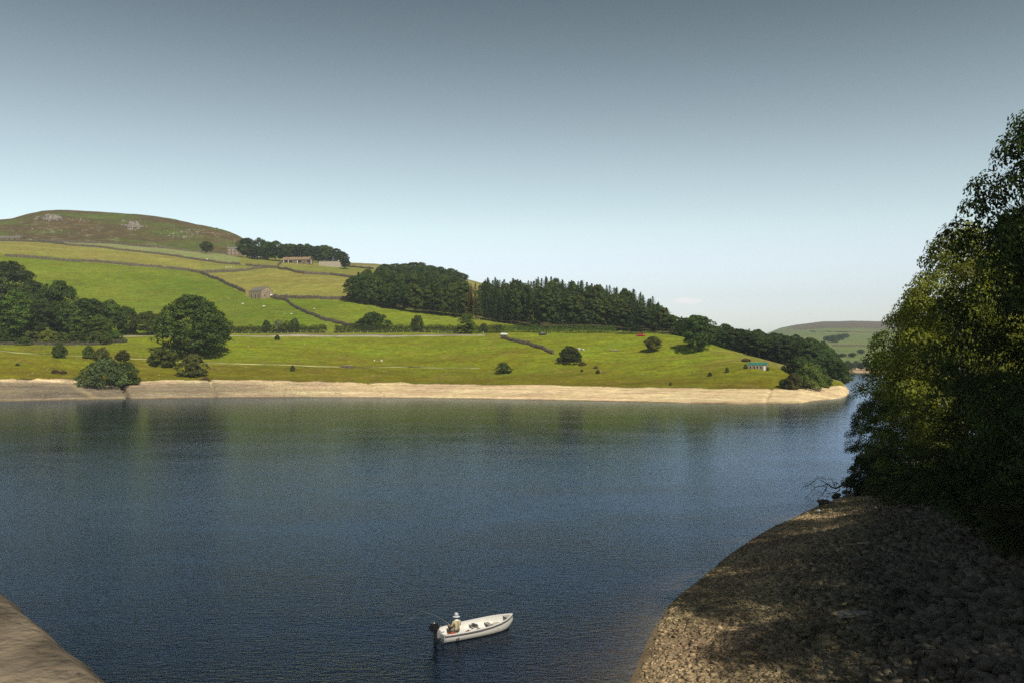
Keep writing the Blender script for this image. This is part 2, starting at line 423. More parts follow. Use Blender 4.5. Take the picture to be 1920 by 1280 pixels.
def Zud(u, d):
    fu = np.clip((u - UG[0]) / 6.0, 0, len(UG) - 1.001); iu = fu.astype(int); fu = fu - iu
    d = np.clip(d, DG[0], DG[-1] - 1e-3)
    idd = np.clip(np.searchsorted(DG, d) - 1, 0, len(DG) - 2); fd = (d - DG[idd]) / (DG[idd + 1] - DG[idd])
    z = (TAB[iu, idd] * (1 - fu) + TAB[iu + 1, idd] * fu) * (1 - fd) + (TAB[iu, idd + 1] * (1 - fu) + TAB[iu + 1, idd + 1] * fu) * fd
    x = (u - 960) / F * d
    land = np.clip((z - 0.6) / 6.0, 0, 1)
    nz = (fbm(x / 42, d / 26, 3, 3) - 0.5) * 2.2 + (fbm(x / 34, d / 4.5, 11, 2) - 0.5) * 1.25
    far = np.clip((d - 520) / 400, 0, 1)
    nz = nz + far * (fbm(x / 60, d / 45, 23, 4) - 0.5) * 5.0 * np.clip((z - 90) / 40, 0, 1)
    z = z + land * nz * np.clip(1 - far * 0.4, 0.4, 1)
    # terrace steps above the shore
    t1 = np.interp(u, UG, f3d)
    z = z + land * 0.5 * np.exp(-((d - t1) / 2.2) ** 2) - land * 0.35 * np.exp(-((d - t1 - 6) / 4.0) ** 2)
    # stream gullies cut through the drawdown bank
    s1 = np.interp(u, UG, f1d); s2 = np.interp(u, UG, f2d)
    tt = np.clip((d - s1) / (s2 - s1), -0.2, 1.6)
    for ua, ub, w, dep in ((243, 226, 3.6, 1.9), (409, 393, 3.0, 1.0), (724, 688, 2.6, 0.7), (1432, 1446, 2.6, 0.4)):
        uc = ua + (ub - ua) * tt
        z = z - dep * np.exp(-((u - uc) / w) ** 2) * np.clip((tt + 0.12) * 4, 0, 1) * np.clip((1.25 - tt) * 3, 0, 1)
    return z
def Zxy(x, y):
    x = np.asarray(x, float); y = np.asarray(y, float)
    return Zud(960 + F * x / y, y)
_DS = np.concatenate([np.arange(240, 480, 0.5), np.arange(480, 1500, 1.5)])
def ground(u, v, dmin=240):
    """where the sight line through photo pixel (u, v) meets the far side"""
    ds = _DS[_DS >= dmin]
    z = Zud(np.full(len(ds), float(u)), ds)
    vv = V0 - (z - CZ) * F / ds
    k = np.argmax(vv <= v) if (vv <= v).any() else int(np.argmin(vv))
    d = ds[k]
    return Vector(((u - 960) / F * d, d, float(z[k])))
def gz(x, y): return float(Zxy(np.array([x]), np.array([y]))[0])

# mesh of the far side
uc = np.concatenate([np.arange(-1060, -30, 30.0), np.arange(-30, 1640, 3.0), np.arange(1640, 1712, 12.0)])
dc = np.concatenate([np.arange(205, 255, 5.0), np.arange(255, 352, 0.8), np.arange(352, 470, 1.5), np.arange(470, 900, 4.0), np.arange(900, 1300, 7.0), np.geomspace(1300, 2500, 12)])
UU, DD = np.meshgrid(uc, dc, indexing='ij')
ZZ = Zud(UU.ravel(), DD.ravel()).reshape(UU.shape)
XX = (UU - 960) / F * DD
VV = V0 - (ZZ - CZ) * F / DD
W1 = [(-200, 452), (0, 452.5), (72, 453.4), (125, 460), (219, 469), (312, 479), (375, 489), (450, 497.3)]
W1c = [(461, 498), (490, 500.5), (517, 502.5)]
W1b = [(-200, 449), (0, 449.5), (72, 452), (187, 456), (281, 464), (375, 473), (425, 477.5)]
W2 = [(8, 481.5), (62, 485), (156, 491), (250, 500), (312, 504), (353, 508), (375, 513), (406, 524), (437, 539), (460, 550)]
W3 = [(372, 512), (410, 511.2), (444, 510), (465, 507.5), (490, 503), (520, 504), (550, 510), (570, 514), (620, 516), (672, 522), (690, 525)]
W4 = [(518, 503), (527, 492)]
W5 = [(510, 557.5), (555, 560), (605, 561.5), (652, 563)]
W6 = [(508, 558), (540, 567), (555, 579), (580, 590), (605, 600), (630, 606), (664, 614.5)]
W7 = [(941, 635), (968, 641.6), (1003, 651), (1037, 664)]
W8 = [(654, 501), (700, 505)]

def colour_land():
    u = UU.ravel(); v = VV.ravel(); d = DD.ravel(); x = XX.ravel(); z = ZZ.ravel()
    C = np.zeros((len(u), 3))
    n1 = fbm(x / 30, d / 18, 41, 4); n2 = fbm(x / 9, d / 5, 43, 4); n3 = fbm(x / 90, d / 60, 47, 3)
    def mix(a, b, t): return np.array(a) * (1 - t[:, None]) + np.array(b) * t[:, None]
    def s(t, a, b): return np.clip((t - a) / (b - a), 0, 1)
    s1 = np.interp(u, UG, f1d); s2 = np.interp(u, UG, f2d); s3 = np.interp(u, UG, f3d); s4 = np.interp(u, UG, f4d); s8 = np.interp(u, UG, f8d)
    # lower pasture: olive near the shore, fresher above
    t = s((d - s2) / (s4 - s2), 0.1, 0.75)
    C[:] = mix((0.138, 0.126, 0.008), (0.166, 0.198, 0.012), np.clip(t + (n1 - 0.5) * 1.1, 0, 1))
    dry = s(n2, 0.56, 0.78) * 0.55
    C = C * (1 - dry[:, None]) + np.array((0.185, 0.145, 0.028)) * dry[:, None]
    # right end of the pasture is drier
    t = s(u, 1330, 1460) * s((d - s2) / (s4 - s2), 0.45, 0.8)
    C = C * (1 - 0.6 * t[:, None]) + np.array((0.235, 0.195, 0.070)) * 0.6 * t[:, None]
    # lush fields above the road
    up = d > s4 + 4
    lush = mix((0.108, 0.158, 0.010), (0.165, 0.188, 0.020), np.clip(n3 * 1.6 - 0.4 + (n1 - .5), 0, 1))
    C[up] = lush[up]
    lush2 = mix((0.165, 0.210, 0.014), (0.180, 0.200, 0.022), n1)
    bl = s(u, 560, 740)[:, None]
    k = up & (u > 540); C[k] = (lush * (1 - bl) + lush2 * bl)[k]
    w2 = np.interp(u, *np.array(W2).T); w3 = np.interp(u, *np.array(W3).T); w5 = np.interp(u, *np.array(W5).T)
    w1 = np.interp(u, *np.array(W1).T); w1b = np.interp(u, *np.array(W1b).T)
    hay = mix((0.250, 0.215, 0.055), (0.215, 0.215, 0.040), np.clip(n1 * 1.3 - .15, 0, 1))
    k = (u >= 374) & (v < np.where(u < 460, w2, np.where(u < 510, 556, w5))) & (v > w3) & up; C[k] = hay[k]
    k = (u < 380) & (v < w2) & up; C[k] = hay[k]
    g = (u < 380) & (v < w2) & (v > w2 - 6) & (u < 150); C[g] = lush[g]
    upper = mix((0.225, 0.205, 0.050), (0.175, 0.200, 0.032), np.clip(n1 * 1.5 - .2, 0, 1))
    k = (u >= 374) & (v <= w3) & up; C[k] = upper[k]
    k = (u < 450) & (v < w1) & up; pale = mix((0.225, 0.24, 0.095), (0.20, 0.225, 0.07), n1); C[k] = pale[k]
    k = (u >= 650) & (u < 880) & (d > s8 - 60); C[k] = (0.25, 0.23, 0.08)
    # moor
    k = (d > s8 - 6) & (u < 500)
    moor = mix((0.105, 0.078, 0.028), (0.095, 0.120, 0.020), np.clip((fbm(x / 55, d / 40, 61, 4) - 0.42) * 4.0, 0, 1))
    moor = moor * (0.62 + 0.55 * n2[:, None])
    scree = s(n2, 0.62, 0.75) * s(fbm(x / 70, d / 70, 67, 2), 0.45, 0.65) * 0.6
    moor = moor * (1 - scree[:, None]) + np.array((0.23, 0.19, 0.14)) * scree[:, None]
    C[k] = moor[k]
    k = (d > s8 + 40) & (u >= 500); C[k] = (0.19, 0.18, 0.06)
    # woodland floor
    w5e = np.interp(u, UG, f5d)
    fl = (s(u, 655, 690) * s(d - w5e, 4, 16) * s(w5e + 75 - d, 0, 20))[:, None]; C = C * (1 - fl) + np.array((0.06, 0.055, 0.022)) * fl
    k = (u > 870) & (u < 915) & (d > w5e + 8) & (d < s8); C[k] = (0.22, 0.19, 0.06)
    # drawdown bank
    edge = (fbm(x / 6, d * 0 + 5.5, 71, 4) - 0.5) * 5.0
    bk = d < s2 - 1 + edge
    tb = (d - s1) / (s2 - s1)
    band = fbm(x / 60, tb * 9, 73, 4)
    sand = mix((0.56, 0.42, 0.225), (0.72, 0.56, 0.33), np.clip(band * 1.8 - .4, 0, 1))
    gravel = mix((0.165, 0.132, 0.092), (0.33, 0.26, 0.165), np.clip(band * 2.2 - .7 + (n2 - .5), 0, 1))
    gl = np.clip(s(640 - u, 0, 260) + (n1 - .5) * 0.8, 0, 1) * s(tb, -0.05, 0.10) * s(0.93 - tb, 0, 0.15)
    bankc = sand * (1 - gl[:, None]) + gravel * gl[:, None]
    strip = np.exp(-((u - (155 - (tb - .5) * 60)) / 9) ** 2) * (u < 260); bankc = bankc * (1 - strip[:, None] * .7) + np.array((0.40, .31, .17)) * strip[:, None] * .7
    for q_, w_, a_ in ((.17, .018, .22), (.27, .012, .16), (.39, .02, .2), (.52, .012, .14), (.66, .02, .2), (.8, .014, .16)):
        ln = np.exp(-((tb - q_ - (fbm(x / 25, d * 0 + q_ * 50, 83, 3) - .5) * .09) / w_) ** 2) * a_ * s(vnoise(x / 14, d * 0 + q_ * 31, 89), .2, .7)
        bankc = bankc * (1 - ln[:, None])
    wet = s(0.085 + (n2 - .5) * 0.05 - tb, 0, 0.05)
    bankc = bankc * (1 - 0.62 * wet[:, None])
    gr = s(n2, 0.60, 0.72) * s(u, 1330, 1400) * s(tb, .4, .6) * .6
    bankc = bankc * (1 - gr[:, None]) + np.array((0.2, 0.18, 0.05)) * gr[:, None]
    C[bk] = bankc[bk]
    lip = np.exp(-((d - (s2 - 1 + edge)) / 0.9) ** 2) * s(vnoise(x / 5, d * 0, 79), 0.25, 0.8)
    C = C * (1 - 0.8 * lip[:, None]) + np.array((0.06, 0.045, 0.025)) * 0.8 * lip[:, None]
    tip = s(u, 1535, 1560) * s(2.6 + (n2 - .5) * 1.6 - z, 0, .4); C = C * (1 - tip[:, None]) + sand * tip[:, None]
    under = z < 0.0
    C[under] = (0.16, 0.11, 0.06)
    return C
CC = colour_land()
nu, nd = UU.shape
idx = np.arange(nu * nd).reshape(nu, nd)
quads = np.stack([idx[:-1, :-1], idx[1:, :-1], idx[1:, 1:], idx[:-1, 1:]], -1).reshape(-1, 4)
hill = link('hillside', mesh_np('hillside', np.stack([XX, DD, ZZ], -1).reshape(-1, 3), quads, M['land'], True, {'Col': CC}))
tag(hill, 'green farmed hillside with brown moor top across the water', None, None, 'structure')

# far valley side on the right
fu = np.concatenate([np.arange(1180, 1420, 20.0), np.arange(1420, 1680, 4.0), np.arange(1680, 2600, 40.0)])
fd = np.concatenate([np.linspace(560, 760, 50), np.linspace(770, 3600, 90)])
FU, FD = np.meshgrid(fu, fd, indexing='ij')
fpk = [(540, 732), (620, 699), (640, 696.5), (700, 690), (850, 668), (1150, 648), (1600, 630), (2300, 614), (2800, 606), (3600, 604), (4200, 630), (6000, 660)]
def far_prof(u):
    sk = np.interp(u, [1180, 1400, 1440, 1465, 1495, 1540, 1600, 1700, 2200, 5200], [80, 34, 22, 12, 6, 1.5, 0, 1.0, 6, 16])
    out = []
    for d_, v_ in fpk:
        if d_ == 540: out.append((d_, -9.0)); continue
        w = np.clip((d_ - 850) / 1950, 0, 1)
        out.append((d_, vz(v_ + sk * w, d_) if d_ > 620 else 0.0))
    return out
FZ = np.zeros(FU.shape)
for i, u_ in enumerate(fu):
    pr = np.array(far_prof(u_)); FZ[i] = pchip(pr[:, 0], pr[:, 1], fd)
FX = (FU - 960) / F * FD
FZ += np.clip(FZ / 20, 0, 1) * (fbm(FX / 120, FD / 120, 5, 4) - .5) * 7
def far_ground(u, v):
    i = int(np.argmin(abs(fu - u))); vv = V0 - (FZ[i] - CZ) * F / fd
    k = np.argmax(vv <= v) if (vv <= v).any() else len(fd) - 1
    return Vector(((u - 960) / F * fd[k], fd[k], FZ[i, k]))
FVs = V0 - (FZ - CZ) * F / FD
fn = fbm(FX / 90, FD / 90, 91, 4)
FC = np.array((0.115, 0.165, 0.045)) * (1 - fn[..., None]) + np.array((0.175, 0.19, 0.065)) * fn[..., None]
mo = np.clip((618.0 + (fn - .5) * 16 - FVs) / 5, 0, 1)
FC = FC * (1 - mo[..., None]) + np.array((0.115, 0.09, 0.055)) * mo[..., None]
shore = np.clip((2.6 - FZ) / 0.8, 0, 1)
FC = FC * (1 - shore[..., None]) + np.array((0.42, 0.30, 0.18)) * shore[..., None]
idx = np.arange(FU.size).reshape(FU.shape)
quads = np.stack([idx[:-1, :-1], idx[1:, :-1], idx[1:, 1:], idx[:-1, 1:]], -1).reshape(-1, 4)
fh = link('far_hill', mesh_np('far_hill', np.stack([FX, FD, FZ], -1).reshape(-1, 3), quads, M['far_land'], True, {'Col': FC.reshape(-1, 3)}))
tag(fh, 'pale distant hill with moor top at the far end of the water', None, None, 'structure')

# bed of the reservoir
bm = bmesh.new()
bmesh.ops.create_grid(bm, x_segments=8, y_segments=8, size=1, matrix=Matrix.Translation((100, 1760, 0)) @ Matrix.Diagonal((3650, 1860, 1, 1)))
bed = link('ground', bm_mesh('ground', bm, simple('lake_bed', (0.05, 0.04, 0.025), 0.95)))
bed.location = (0, 0, -9.5)
tag(bed, 'dark bed of the reservoir under the water', None, None, 'structure')

# ------------------------------------------------------------------ near bank
SH = np.array([(-30, -60), (-14, -20), (-7, 0), (-2.0, 16), (1.8, 29), (5.44, 38.7), (9.06, 50), (15.0, 61.5), (21.8, 72.7), (29.5, 82.8), (34.2, 88.9), (41, 96.5), (52, 104), (72, 113), (112, 127), (220, 165), (500, 320)], float)
def _catmull(P, k=3):
    out = []
    Q = np.concatenate([[2 * P[0] - P[1]], P, [2 * P[-1] - P[-2]]])
    for i in range(1, len(Q) - 2):
        for t in np.arange(k) / k:
            out.append(.5 * (2 * Q[i] + (Q[i + 1] - Q[i - 1]) * t + (2 * Q[i - 1] - 5 * Q[i] + 4 * Q[i + 1] - Q[i + 2]) * t * t + (3 * Q[i] - Q[i - 1] - 3 * Q[i + 1] + Q[i + 2]) * t ** 3))
    return np.array(out + [P[-1]])
SH = _catmull(SH)
def shore_dist(x, y):
    """signed distance inland (to the right) of the near waterline"""
    x = np.asarray(x, float); y = np.asarray(y, float)
    best = np.full(x.shape, 1e9); sg = np.zeros(x.shape)
    for (ax, ay), (bx_, by_) in zip(SH[:-1], SH[1:]):
        dx, dy = bx_ - ax, by_ - ay; l2 = dx * dx + dy * dy
        t = np.clip(((x - ax) * dx + (y - ay) * dy) / l2, 0, 1)
        qx = x - (ax + t * dx); qy = y - (ay + t * dy)
        dd = np.hypot(qx, qy); cr = dx * qy - dy * qx
        k = dd < best; best = np.where(k, dd, best); sg = np.where(k, np.where(cr < 0, 1.0, -1.0), sg)
    return best * sg
TB = [(-60, -9.2), (-25, -7.5), (-8, -2.0), (0, 0.0), (7, 1.45), (12, 3.1), (18, 5.8), (26, 9.5), (40, 14.5), (80, 24), (200, 48)]
def bank_z(x, y):
    t = shore_dist(x, y)
    t = t + (fbm(np.asarray(x) / 7, np.asarray(y) / 7, 101, 3) - 0.5) * 2.2 * np.clip(np.abs(t) / 4, 0.34, 1)
    z = pchip([p[0] for p in TB], [p[1] for p in TB], t)
    z = z + np.clip(t / 6, 0, 1) * (fbm(np.asarray(x) / 3.0, np.asarray(y) / 3.0, 107, 3) - 0.5) * 0.7
    return z
def bz(x, y): return float(bank_z(np.array([x]), np.array([y]))[0])
xs = np.concatenate([np.arange(-50, -8, 3.0), np.arange(-8, 45, 0.42), np.arange(45, 420, 7.0)])
ys = np.concatenate([np.arange(-55, 22, 3.5), np.arange(22, 100, 0.42), np.arange(100, 320, 6.0)])
BX, BY = np.meshgrid(xs, ys, indexing='ij')
BZ = bank_z(BX.ravel(), BY.ravel()).reshape(BX.shape)
BT = shore_dist(BX.ravel(), BY.ravel()).reshape(BX.shape)
bn = fbm(BX / 2.2, BY / 2.2, 113, 4)
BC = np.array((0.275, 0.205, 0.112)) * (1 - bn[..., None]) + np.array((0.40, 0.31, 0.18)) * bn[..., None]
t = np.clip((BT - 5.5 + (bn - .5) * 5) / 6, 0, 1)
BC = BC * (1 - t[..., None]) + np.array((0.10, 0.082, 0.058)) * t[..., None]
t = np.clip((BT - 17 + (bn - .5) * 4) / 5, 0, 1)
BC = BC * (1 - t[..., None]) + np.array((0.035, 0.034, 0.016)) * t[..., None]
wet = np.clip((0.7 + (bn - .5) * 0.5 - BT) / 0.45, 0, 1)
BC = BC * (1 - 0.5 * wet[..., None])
idx = np.arange(BX.size).reshape(BX.shape)
quads = np.stack([idx[:-1, :-1], idx[1:, :-1], idx[1:, 1:], idx[:-1, 1:]], -1).reshape(-1, 4)
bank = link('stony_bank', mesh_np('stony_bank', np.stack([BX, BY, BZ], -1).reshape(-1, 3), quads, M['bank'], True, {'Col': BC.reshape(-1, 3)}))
tag(bank, 'shaded stony bank sloping to the water in the right foreground', None, None, 'structure')

# ------------------------------------------------------------------ water
def water_mat():
    m, n, l, out = new_mat('reservoir_water')
    t = n.new('ShaderNodeTexCoord')
    def tex(scale, sc3, rotz, det, dist=0.0):
        mp = n.new('ShaderNodeMapping'); mp.inputs['Scale'].default_value = sc3; mp.inputs['Rotation'].default_value = (0, 0, rotz)
        l.new(t.outputs['Object'], mp.inputs[0])
        z = n.new('ShaderNodeTexNoise'); z.inputs['Scale'].default_value = scale; z.inputs['Detail'].default_value = det; z.inputs['Distortion'].default_value = dist
        z.inputs['Roughness'].default_value = 0.55
        l.new(mp.outputs[0], z.inputs['Vector']); return z.outputs['Fac']
    a = tex(1.9, (0.42, 1.15, 1), R(12), 4, 0.8)
    b = tex(4.2, (0.5, 1.2, 1), R(-8), 4, 0.5)
    c = tex(0.10, (0.5, 1.0, 1), R(5), 3)
    def mul_(x, y):
        q = n.new('ShaderNodeMath'); q.operation = 'MULTIPLY'; l.new(x, q.inputs[0])
        if isinstance(y, float): q.inputs[1].default_value = y
        else: l.new(y, q.inputs[1])
        return q.outputs[0]
    def add_(x, y):
        q = n.new('ShaderNodeMath'); q.operation = 'ADD'; l.new(x, q.inputs[0]); l.new(y, q.inputs[1]); return q.outputs[0]
    h = add_(mul_(a, 0.48), mul_(b, 0.46))
    # gusts: patches of livelier and calmer water
    gm = n.new('ShaderNodeMapRange'); gm.inputs[1].default_value = 0.35; gm.inputs[2].default_value = 0.68; gm.inputs[3].default_value = 0.6; gm.inputs[4].default_value = 1.0
    l.new(c, gm.inputs[0])
    bp = n.new('ShaderNodeBump'); bp.inputs['Distance'].default_value = 0.10; bp.inputs['Strength'].default_value = 1.0
    # the wind drops towards the sheltered far shore
    sp = n.new('ShaderNodeSeparateXYZ'); l.new(t.outputs['Object'], sp.inputs[0])
    mxy = n.new('ShaderNodeMath'); mxy.operation = 'MAXIMUM'; mxy.inputs[1].default_value = 34.0
    l.new(sp.outputs['Y'], mxy.inputs[0])
    sh = n.new('ShaderNodeMath'); sh.operation = 'DIVIDE'; sh.inputs[0].default_value = 50.0
    l.new(mxy.outputs[0], sh.inputs[1])
    l.new(mul_(mul_(h, gm.outputs[0]), sh.outputs[0]), bp.inputs['Height'])
    fr = n.new('ShaderNodeFresnel'); fr.inputs['IOR'].default_value = 1.33
    l.new(bp.outputs[0], fr.inputs['Normal'])
    g = n.new('ShaderNodeBsdfGlossy'); g.inputs['Roughness'].default_value = 0.085; g.inputs['Color'].default_value = (0.60, 0.74, 0.98, 1)
    l.new(bp.outputs[0], g.inputs['Normal'])
    tr0 = n.new('ShaderNodeBsdfTransparent'); tr0.inputs['Color'].default_value = (0.97, 0.97, 0.97, 1)
    # light scattered back out of the water itself
    body_ = n.new('ShaderNodeBsdfDiffuse'); body_.inputs['Color'].default_value = (0.022, 0.060, 0.125, 1)
    tr = n.new('ShaderNodeMixShader'); tr.inputs[0].default_value = 0.075
    l.new(tr0.outputs[0], tr.inputs[1]); l.new(body_.outputs[0], tr.inputs[2])
    mx = n.new('ShaderNodeMixShader')
    l.new(fr.outputs[0], mx.inputs[0]); l.new(tr.outputs[0], mx.inputs[1]); l.new(g.outputs[0], mx.inputs[2])
    l.new(mx.outputs[0], out.inputs['Surface'])
    va = n.new('ShaderNodeVolumeAbsorption'); va.inputs['Color'].default_value = (0.62, 0.52, 0.36, 1); va.inputs['Density'].default_value = 1.1
    l.new(va.outputs[0], out.inputs['Volume'])
    return m
M['water'] = water_mat()
bm = bmesh.new()
bx(bm, -3540, 3740, -95, 3615, -9.2, 0.0)
water = link('water', bm_mesh('water', bm, M['water']))
tag(water, 'dark blue rippled reservoir water', None, None, 'structure')

# ------------------------------------------------------------------ foliage builders
def leaf_quads(P, N, S, rg, aspect=0.62, jit=0.5):
    """rhombic leaf clumps at P facing about N, size S"""
    n = len(P)
    N = N + rg.normal(0, jit, (n, 3)); N /= np.linalg.norm(N, axis=1, keepdims=True) + 1e-9
    Rn = rg.normal(0, 1, (n, 3)); A = np.cross(N, Rn); A /= np.linalg.norm(A, axis=1, keepdims=True) + 1e-9
    B = np.cross(N, A)
    s = S[:, None]
    off = rg.uniform(-0.15, 0.15, (n, 1)) * s
    V = np.stack([P + A * s * 0.55, P + B * s * aspect * 0.5 + A * off, P - A * s * 0.55, P - B * s * aspect * 0.5 + A * off * 0.6], 1).reshape(-1, 3)
    Fq = np.arange(4 * n).reshape(n, 4)
    return V, Fq

def crown_mesh(name, seed, H=20.0, Rr=8.0, base=0.10, n_clump=110, per=48, leaf=0.7, shape=1.0, inner=0.25, flat=0.75, tilt=0.0, clump_r=(0.16, 0.28), lop=0.25):
    rg = np.random.default_rng(seed)
    Ps, Ns, Ss, Lv = [], [], [], []
    ph = rg.uniform(0, 6.28, 4)
    for i in range(n_clump):
        h = rg.uniform(0, 1) ** 0.9
        zc = base + (1 - base) * (0.06 + 0.88 * h)
        prof = (math.sin(math.pi * min(1, max(0.02, 0.10 + 0.90 * h) ** shape))) ** 0.62
        prof = max(prof, 0.22)
        a = rg.uniform(0, 2 * math.pi)
        rr = Rr * prof * (1 + lop * (0.5 * math.sin(a * 2 + ph[0]) + 0.5 * math.sin(a * 3 + ph[1] + h * 3)))
        q = rg.uniform(0.25, 0.62) if rg.random() < inner else rg.uniform(0.68, 0.95)
        rc = Rr * rg.uniform(*clump_r) * (0.75 + 0.35 * prof)
        c = np.array([math.cos(a) * rr * q, math.sin(a) * rr * q, zc * H + tilt * h])
        k = int(per * (rc / (Rr * 0.22)) ** 2) + 6
        d = rg.normal(0, 1, (k, 3)); d[:, 2] = d[:, 2] + 0.45
        out = np.array([math.cos(a), math.sin(a), 0.35]); d += out * 0.45
        d /= np.linalg.norm(d, axis=1, keepdims=True)
        d = d[d[:, 2] > -0.35]; k = len(d)
        p = c + d * rc * rg.uniform(0.72, 1.1, (k, 1)) * np.array([1, 1, flat])
        Ps.append(p); Ns.append(d + np.array([0, 0, 0.25])); Ss.append(leaf * rg.uniform(0.6, 1.35, k))
        Lv.append(np.clip(rg.normal(0.5, 0.16, k) + rg.normal(0, 0.24), 0, 1))
    P = np.concatenate(Ps); N = np.concatenate(Ns); S = np.concatenate(Ss); lv = np.repeat(np.concatenate(Lv), 4)
    P[:, 2] = np.maximum(P[:, 2], 0.12)
    V, Fq = leaf_quads(P, N, S, rg, jit=0.34)
    return mesh_np(name, V, Fq, None, False, {'lv': lv})

def spruce_mesh(name, seed, H=22.0, Rr=3.6, base=0.10, levels=34, leaf=0.85, ragged=0.3, taper=0.85):
    rg = np.random.default_rng(seed)
    Ps, Ns, Ss, Lv = [], [], [], []
    for i in range(levels):
        h = i / (levels - 1)
        z = (base + (1 - base) * h) * H
        Lr = Rr * ((1 - h) ** taper * (0.75 + 0.25 * min(1, h * 6 + .3)) + 0.03)
        nb = 6 + int(4 * (1 - h)) + rg.integers(0, 2)
        a0 = rg.uniform(0, 6.28)
        for b in range(nb):
            a = a0 + 6.283 * b / nb + rg.normal(0, 0.15)
            Lb = Lr * rg.uniform(1 - ragged, 1 + ragged * 0.6)
            k = max(3, int(Lb / 0.34))
            t = np.linspace(0.18, 1, k) + rg.normal(0, 0.03, k)
            droop = -0.30 * Lb * t + 0.12 * Lb * t ** 2 + rg.normal(0, 0.07, k)
            dirv = np.array([math.cos(a), math.sin(a), 0])
            p = dirv * (t * Lb)[:, None] + np.array([0, 0, 1]) * (z + droop)[:, None] + rg.normal(0, 0.10, (k, 3))
            nn = np.tile(np.array([math.cos(a) * 0.7, math.sin(a) * 0.7, 0.75]), (k, 1))
            Ps.append(p); Ns.append(nn); Ss.append(leaf * rg.uniform(0.65, 1.25, k) * (0.72 + 0.28 * (1 - h)))
            Lv.append(np.clip(rg.normal(0.5, 0.2, k), 0, 1))
    # spire
    k = 14; zt = np.linspace(H * 0.97, H * 1.02, k)
    Ps.append(np.stack([rg.normal(0, .08, k), rg.normal(0, .08, k), zt], 1)); Ns.append(rg.normal(0, 1, (k, 3))); Ss.append(np.full(k, leaf * .4)); Lv.append(np.full(k, .5))
    P = np.concatenate(Ps); N = np.concatenate(Ns); S = np.concatenate(Ss); lv = np.repeat(np.concatenate(Lv), 4)
    V, Fq = leaf_quads(P, N, S, rg, aspect=0.55, jit=0.35)
    return mesh_np(name, V, Fq, None, False, {'lv': lv})

def trunk_mesh(name, seed, H=20.0, r=0.35, limbs=7, spread=5.0, top=0.75, mat=None, n=7, lean=0.4):
    rd = random.Random(seed)
    bm = bmesh.new()
    pts = [(0, 0, -0.5)]
    x = y = 0
    for i in range(1, 7):
        x += rd.uniform(-lean, lean); y += rd.uniform(-lean, lean)
        pts.append((x, y, H * top * i / 6))
    rad = [r * 1.35] + [r * (1 - 0.82 * i / 6) for i in range(1, 7)]
    tube(bm, pts, rad, n)
    for i in range(limbs):
        k = rd.randint(1, 5); p = Vector(pts[k]); a = rd.uniform(0, 6.28); Ls = spread * rd.uniform(0.5, 1.0)
        q = [p]
        for j in range(1, 5):
            q.append(p + Vector((math.cos(a) * Ls * j / 4, math.sin(a) * Ls * j / 4, Ls * (0.55 * j / 4 + 0.12 * (j / 4) ** 2))) + Vector((rd.uniform(-.2, .2), rd.uniform(-.2, .2), rd.uniform(-.15, .15))) * Ls * 0.25)
            a += rd.uniform(-.3, .3)
        r0 = rad[k] * 0.55
        tube(bm, q, [r0, r0 * .75, r0 * .55, r0 * .35, r0 * .15], max(4, n - 2))
    return bm_mesh(name, bm, mat or M['bark'], True)

CR = {}
for i in range(4): CR['broad%d' % i] = (crown_mesh('crown', 100 + i, 20, [8, 7.2, 9, 7.6][i], [.08, .12, .10, .06][i], 150, 84, 0.66, [1.0, 1.15, .9, 1.05][i]), 20.0, [8, 7.2, 9, 7.6][i])
CR['syc'] = (crown_mesh('crown', 131, 22, 11.2, 0.0, 470, 100, 0.66, 0.80, 0.36, 0.7, 0, (0.11, 0.18), 0.08), 22.0, 11.2)
for i in range(3): CR['bush%d' % i] = (crown_mesh('foliage', 150 + i, 5, [3.6, 3.2, 4.2][i], -0.05, 135, 80, 0.33, [.72, .8, .66][i], .40, .8, 0, (0.13, 0.24), 0.22), 5.0, [3.6, 3.2, 4.2][i])
for i in range(2): CR['wisp%d' % i] = (crown_mesh('crown', 170 + i, 18, 4.6, 0.2, 110, 44, 0.5, 1.1, .3, 0.9, 0, (0.18, 0.30), 0.35), 18.0, 4.6)
for i in range(4): CR['spruce%d' % i] = (spruce_mesh('crown', 190 + i, 22, [3.9, 3.4, 4.4, 3.7][i], [.10, .16, .06, .12][i], [34, 36, 32, 34][i], 0.95, .35, [.62, .7, .55, .66][i]), 22.0, [3.9, 3.4, 4.4, 3.7][i])
for i in range(3): CR['pine%d' % i] = (crown_mesh('crown', 210 + i, 20, [5.2, 4.6, 5.6][i], [.12, .18, .10][i], 130, 70, 0.62, [1.15, 1.25, 1.0][i], .25, .6, 0, (0.20, 0.34), 0.2), 20.0, [5.2, 4.6, 5.6][i])
TR = {
    'broad': [trunk_mesh('trunk', 1, 20, .42, 8, 6), trunk_mesh('trunk', 2, 20, .38, 8, 5)],
    'syc': [trunk_mesh('trunk', 3, 22, .6, 10, 8)],
    'bush': [trunk_mesh('stem', 4, 5, .12, 6, 2.2, .7, None, 5)],
    'wisp': [trunk_mesh('trunk', 5, 18, .20, 6, 3.5, .9, M['bark_birch'], 6, .6)],
    'spruce': [trunk_mesh('trunk', 6, 22, .26, 0, 1, .96, M['bark_grey'], 6, .08)],
    'pine': [trunk_mesh('trunk', 7, 20, .30, 5, 3, .85, M['bark_grey'], 6, .2)]}
_seq = [0]
